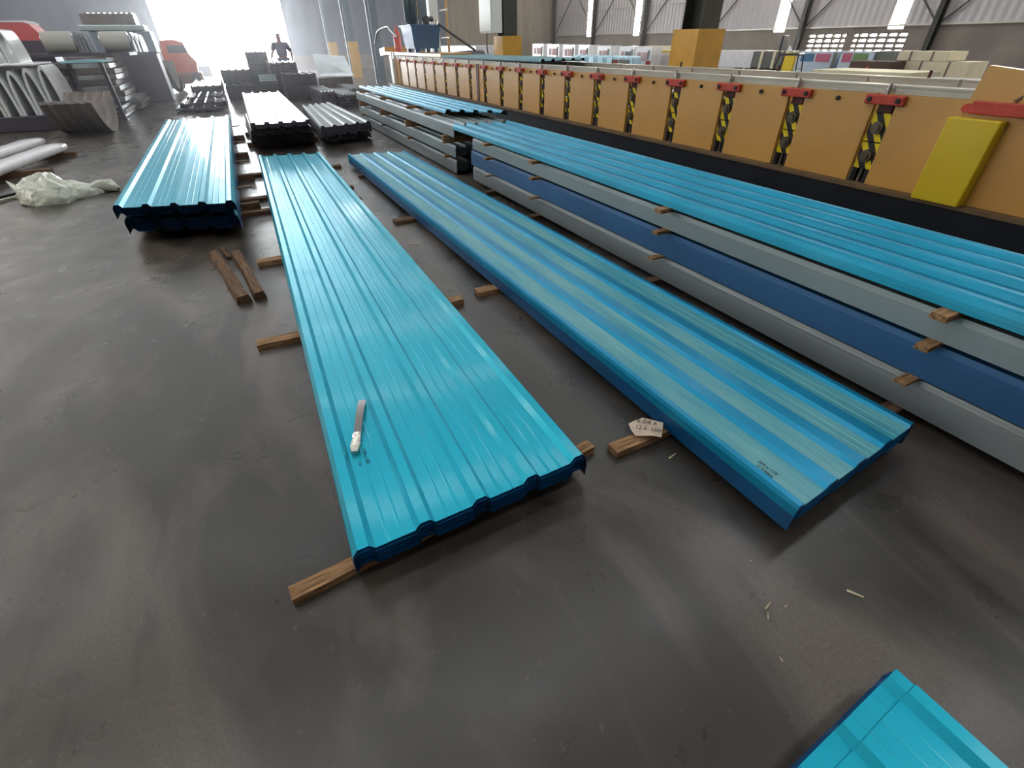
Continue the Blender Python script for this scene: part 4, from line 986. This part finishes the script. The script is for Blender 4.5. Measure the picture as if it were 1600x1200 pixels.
for k in range(8):
    curved_sheet(-2.05 if k == 7 else -2.55, 25.6, 1.45-.035*k, 205, 345, .44 if k == 7 else 1.5, DULL if k == 7 else DARKS, 'curved_sheet', 'dark ribbed curved sheet in the farther curved pile' if k < 7 else 'pale brown curved sheet at the right end of the farther curved pile',
                 'farther pile of curved sheets', yaw=math.radians(88), cz=.002+.035*k)
# coils / wrapped cylinders on top of bundles
for x, y, lab in ((-3.95, 19.6, 'left beige wrapped coil with bright split ends on the bundles'), (-2.72, 20.0, 'right beige wrapped coil with bright split ends on the bundles')):
    r = root('wrapped_coil', (x, y, 1.5), lab, 'coil')
    mb = MB(); mb.tube([(-.36, 0, .24), (.30, 0, .24)], .24, 24); mb.build('coil_body', BEIGE, r)
    for s_ in (-1,1):
        mb = MB(); mb.tube([(-.03+s_*.331, 0, .24), (-.03+s_*.36, 0, .24)], [.21, .17], 20); mb.build('coil_end', ALU, r)
    for q in range(3):
        o = arch_sheet(.40+.09*q, -.15, 0, .085, .46-.03*q, .6, ALU, 'end_sheet', '', None, th=.02); o.parent = r; del o['category']
mb = MB(); mb.box(-5.5, -2.45, 19.2, 20.85, 1.42, 1.5); tag(mb.build('plank_shelf', DARKS, loc=(-4, 20, 1.42)), 'dark plank deck under the two beige coils', 'plank')
# bundles of sheets with bright ends below
for i, (x0, x1, y0, z0, z1, n) in enumerate(((-5.2, -4.0, 18.6, .02, 1.30, 9), (-3.85, -2.95, 18.9, .35, 1.41, 8), (-3.72, -3.0, 18.2, .02, .30, 3), (-3.35, -2.85, 20.4, .02, .35, 3))):
    dz = (z1-z0)/n
    for k in range(n):
        mb = MB(); sh = .05*math.sin(k*1.7)
        mb.cbox(x0+sh, x1+sh, y0, y0+2.2, z0+k*dz, z0+(k+1)*dz-.012, .01)
        o = mb.build('steel_bundle', [DULL, DARKS][k % 2] if i < 1 else [ALU, DULL][k % 2], loc=((x0+x1)/2, y0, z0+k*dz))
        tag(o, ['flat bundle in the tall left pile under the left coil', 'bright ended flat bundle in the pile under the right coil', 'flat bundle in the low pile nearest the floor lane', 'flat bundle in the small low pile by the farther curved sheets'][i], 'steel bundle',
            ['bundles of the tall left pile', 'bundles under the right coil', 'bundles of the low lane pile', 'bundles of the small low pile'][i])
mb = MB(); mb.prism([(-3.70, 1.31), (-2.8, 1.31), (-2.9, 1.35), (-3.3, 1.37), (-3.66, 1.35)], 'y', 17.2, 18.5)
tag(mb.build('cyan_flat_sheet', mat('pale_cyan_sheet', rgb(150, 205, 215), .3, .2, coat=.5), loc=(-3.5, 17.8, 1.3)), 'pale cyan sheet laid across the bundles between arches and coils', 'metal sheet')
for sx in (-3.62, -2.95):
    mb = MB(); mb.box(sx-.04, sx+.04, 17.6, 17.7, 0, 1.31); tag(mb.build('steel_prop', DARKS, loc=(sx, 17.6, 0)), 'dark prop under the %s end of the pale cyan sheet' % ('left' if sx < -3.4 else 'right'), 'prop')
# rack on top with pale film sheets
r = root('sheet_rack', (-3.1, 23.4, 0), 'tall rack with pale film covered sheets beside the doorway', 'rack')
mb = MB(); mb.cbox(-.9, .9, -.5, .5, 2.05, 2.2, .02); mb.build('sheet_layer', GLASSP, r)
mb = MB(); mb.cbox(-.7, 1.0, -.4, .6, 1.45, 2.04, .02); mb.build('sheet_block', mat('blue_grey_film', rgb(130, 145, 160), .3, .2, coat=.4), r)
mb = MB(); mb.cbox(-.75, .7, -.45, .55, 2.201, 2.5, .02); mb.build('top_block', DULL, r)
mb = MB(); mb.cbox(-.8, .95, -.45, .55, 0.02, 1.44, .02); mb.build('lower_block', DARKS, r)
for k in range(9):
    mb = MB(); mb.tube([(-.55+.15*k, -.46, 2.5), (-.55+.15*k, .5, 2.5)], .035, 8); mb.build('ridge', ALU, r)
# orange loader
r = root('orange_loader', (-2.0, 27.0, 0), 'orange yard loader parked at the left of the doorway', 'loader')
mb = MB(); mb.prism([(-.9, .75), (.9, .75), (1.0, 1.15), (.7, 1.45), (.55, 1.9), (-.1, 2.0), (-.8, 1.95), (-.95, 1.5)], 'y', -.7, .7); mb.build('body', ORNG, r)
mb = MB(); mb.box(-.5, .62, -.72, .72, 1.5, 1.78); mb.build('cab_opening', mat('dark_glass', rgb(70, 72, 78), .2), r)
mb = MB(); mb.cbox(-1.0, 1.1, -.75, .75, .3, .74, .04); mb.build('chassis', mat('loader_frame', rgb(120, 78, 60), .6), r)
r.scale = (.60, .8, .93); r.location.x = -1.87; r.location.y = 28.6
for sx in (-.65, .65):
    for s_ in (-.8, .8):
        mb = MB(); mb.tube([(sx, s_-.12, .36), (sx, s_+.12, .36)], .36, 20); mb.build('wheel', BLK, r)
        mb = MB(); mb.tube([(sx, s_-.125, .36), (sx, s_+.125, .36)], .16, 14); mb.build('wheel_hub', RAIL, r)
mb = MB(); mb.cbox(-3.35, -1.25, 42.3, 43.3, 0, .55, .02); tag(mb.build('slate_plinth', DARKS, loc=(-2.3, 42.8, 0)), 'slate coloured low block on the floor just inside the doorway', 'block')

# ------------------------------------------------------------------ people
def person(x, y, h, rz, label, shirt, trousers, pose='stand', z=0):
    s_ = h/1.75; r = root('person', (x, y, z), label, 'person', rz=rz)
    def V(*p): return tuple(c*s_ for c in p)
    if pose == 'pole':
        vs = [V(0, 0, .95), V(0, 0, 1.15), V(0, -.01, 1.38), V(0, 0, 1.50), V(0, -.01, 1.60), V(0, -.015, 1.70),
              V(-.19, 0, 1.40), V(-.25, -.10, 1.16), V(-.30, -.28, .98), V(-.31, -.34, .92),
              V(.19, 0, 1.40), V(.27, .02, 1.14), V(.28, -.05, .90), V(.28, -.08, .82),
              V(-.09, 0, .88), V(-.11, -.02, .50), V(-.12, .02, .09), V(-.12, -.13, .04),
              V(.09, 0, .88), V(.12, 0, .50), V(.13, .04, .09), V(.13, -.11, .04)]
    else:
        vs = [V(0, 0, .95), V(0, 0, 1.15), V(0, -.01, 1.38), V(0, 0, 1.50), V(0, -.01, 1.60), V(0, -.015, 1.70),
              V(-.19, 0, 1.40), V(-.24, .05, 1.13), V(-.25, -.03, .88), V(-.25, -.05, .80),
              V(.19, 0, 1.40), V(.25, -.04, 1.13), V(.25, -.10, .89), V(.25, -.12, .81),
              V(-.09, 0, .88), V(-.11, -.12, .50), V(-.12, -.20, .09), V(-.12, -.34, .05),
              V(.09, 0, .88), V(.10, .10, .50), V(.11, .26, .12), V(.11, .14, .05)]
    es = [(0, 1), (1, 2), (2, 3), (3, 4), (4, 5), (2, 6), (6, 7), (7, 8), (8, 9), (2, 10), (10, 11), (11, 12), (12, 13),
          (0, 14), (14, 15), (15, 16), (16, 17), (0, 18), (18, 19), (19, 20), (20, 21)]
    rs = [(.11*s_, .08*s_), (.10*s_, .075*s_), (.11*s_, .075*s_), .055*s_, .085*s_, .07*s_, .055*s_, .042*s_, .03*s_, .028*s_, .055*s_, .042*s_, .03*s_, .028*s_,
          .09*s_, .06*s_, .042*s_, .03*s_, .09*s_, .06*s_, .042*s_, .03*s_]
    ico_blob('body', (vs, es, rs), SKIN, r)
    cs = [vs[0], vs[1], vs[2], vs[6], vs[7], vs[10], vs[11]]
    ico_blob('shirt', (cs, [(0, 1), (1, 2), (2, 3), (3, 4), (2, 5), (5, 6)], [(.19*s_, .14*s_), (.17*s_, .13*s_), (.19*s_, .13*s_), .09*s_, .07*s_, .09*s_, .07*s_]), shirt, r)
    ct = [vs[0], vs[14], vs[15], vs[16], vs[18], vs[19], vs[20]]
    ico_blob('trousers', (ct, [(0, 1), (1, 2), (2, 3), (0, 4), (4, 5), (5, 6)], [(.17*s_, .13*s_), .105*s_, .08*s_, .062*s_, .105*s_, .08*s_, .062*s_]), trousers, r)
    ico_blob('hair', ([V(0, .015, 1.66), V(0, .0, 1.72), V(0, .0, 1.745)], [(0, 1), (1, 2)], [.088*s_, .08*s_, .05*s_]), HAIR, r, 2)
    mb = MB(); mb.tube([V(0, -.08, 1.62), V(0, -.115, 1.605)], [.012*s_, .016*s_], 8); mb.build('nose', SKIN, r)
    for q in (-.032, .032):
        mb = MB(); mb.tube([V(q, -.079, 1.645), V(q, -.09, 1.645)], .01*s_, 8); mb.build('eye', HAIR, r)
    mb = MB(); mb.box(-.025*s_, .025*s_, -.092*s_, -.08*s_, 1.567*s_, 1.577*s_); mb.build('mouth', HAIR, r)
    for q in (-1, 1):
        mb = MB(); mb.tube([V(q*.082, 0, 1.61), V(q*.095, .01, 1.645)], .014*s_, 8); mb.build('ear', SKIN, r)
    for hv in (vs[9], vs[13]):
        hv = Vector(hv)
        for q in range(4):
            mb = MB(); o = (q-1.5)*.017*s_; l = (.062, .075, .070, .055)[q]*s_
            mb.tube([hv+Vector((0, o, -.005)), hv+Vector((.004, o*1.1, -.035*s_)), hv+Vector((.012, o*1.1-.006, -.035*s_-l*.6))], [.009*s_, .0085*s_, .006*s_], 6); mb.build('finger', SKIN, r)
        mb = MB(); mb.tube([hv+Vector((.0, -.02, .01)), hv+Vector((.01, -.04, -.03*s_))], [.011*s_, .008*s_], 6); mb.build('thumb', SKIN, r)
    for k_ in (16, 20):
        f = Vector(vs[k_]); mb = MB()
        mb.tube([f+Vector((0, .05, -.05*s_)), f+Vector((0, -.02, -.045*s_)), f+Vector((0, -.12, -.055*s_)), f+Vector((0, -.19, -.065*s_))], [.038*s_, .045*s_, .04*s_, .02*s_], 10); mb.build('shoe', BLK, r)
    return r
mb = MB(); mb.cbox(1.55, 2.5, 25.1, 26.1, 0, .16, .01); tag(mb.build('low_pallet', WOODD, loc=(1.9, 25.6, 0)), 'low pallet under the feet of the man', 'pallet')
pr = person(2.08, 25.5, 1.82, math.radians(-15), 'person in dark shirt and trousers standing behind the piles holding a pole', SHIRT, TROU, 'pole', z=.185); pr.scale = (1.25, 1.1, 1)
person(-1.85, 47.8, 1.72, math.radians(20), 'person in dark clothes walking in the bright doorway, nearer of the two at left', SHIRT, TROU)
person(-1.1, 52.5, 1.70, math.radians(-30), 'hazy person walking outside right of the other walker', mat('pale_shirt', rgb(170, 165, 185), .8), mat('pale_trousers', rgb(120, 120, 150), .8))
mb = MB(); mb.tube([(1.42, 24.9, 1.83), (1.75, 24.95, 1.0), (1.95, 25.0, .4)], .022, 8); tag(mb.build('wooden_pole', WOODD, loc=(1.7, 24.95, 1)), 'dark slanting pole held by the man behind the piles', 'pole')
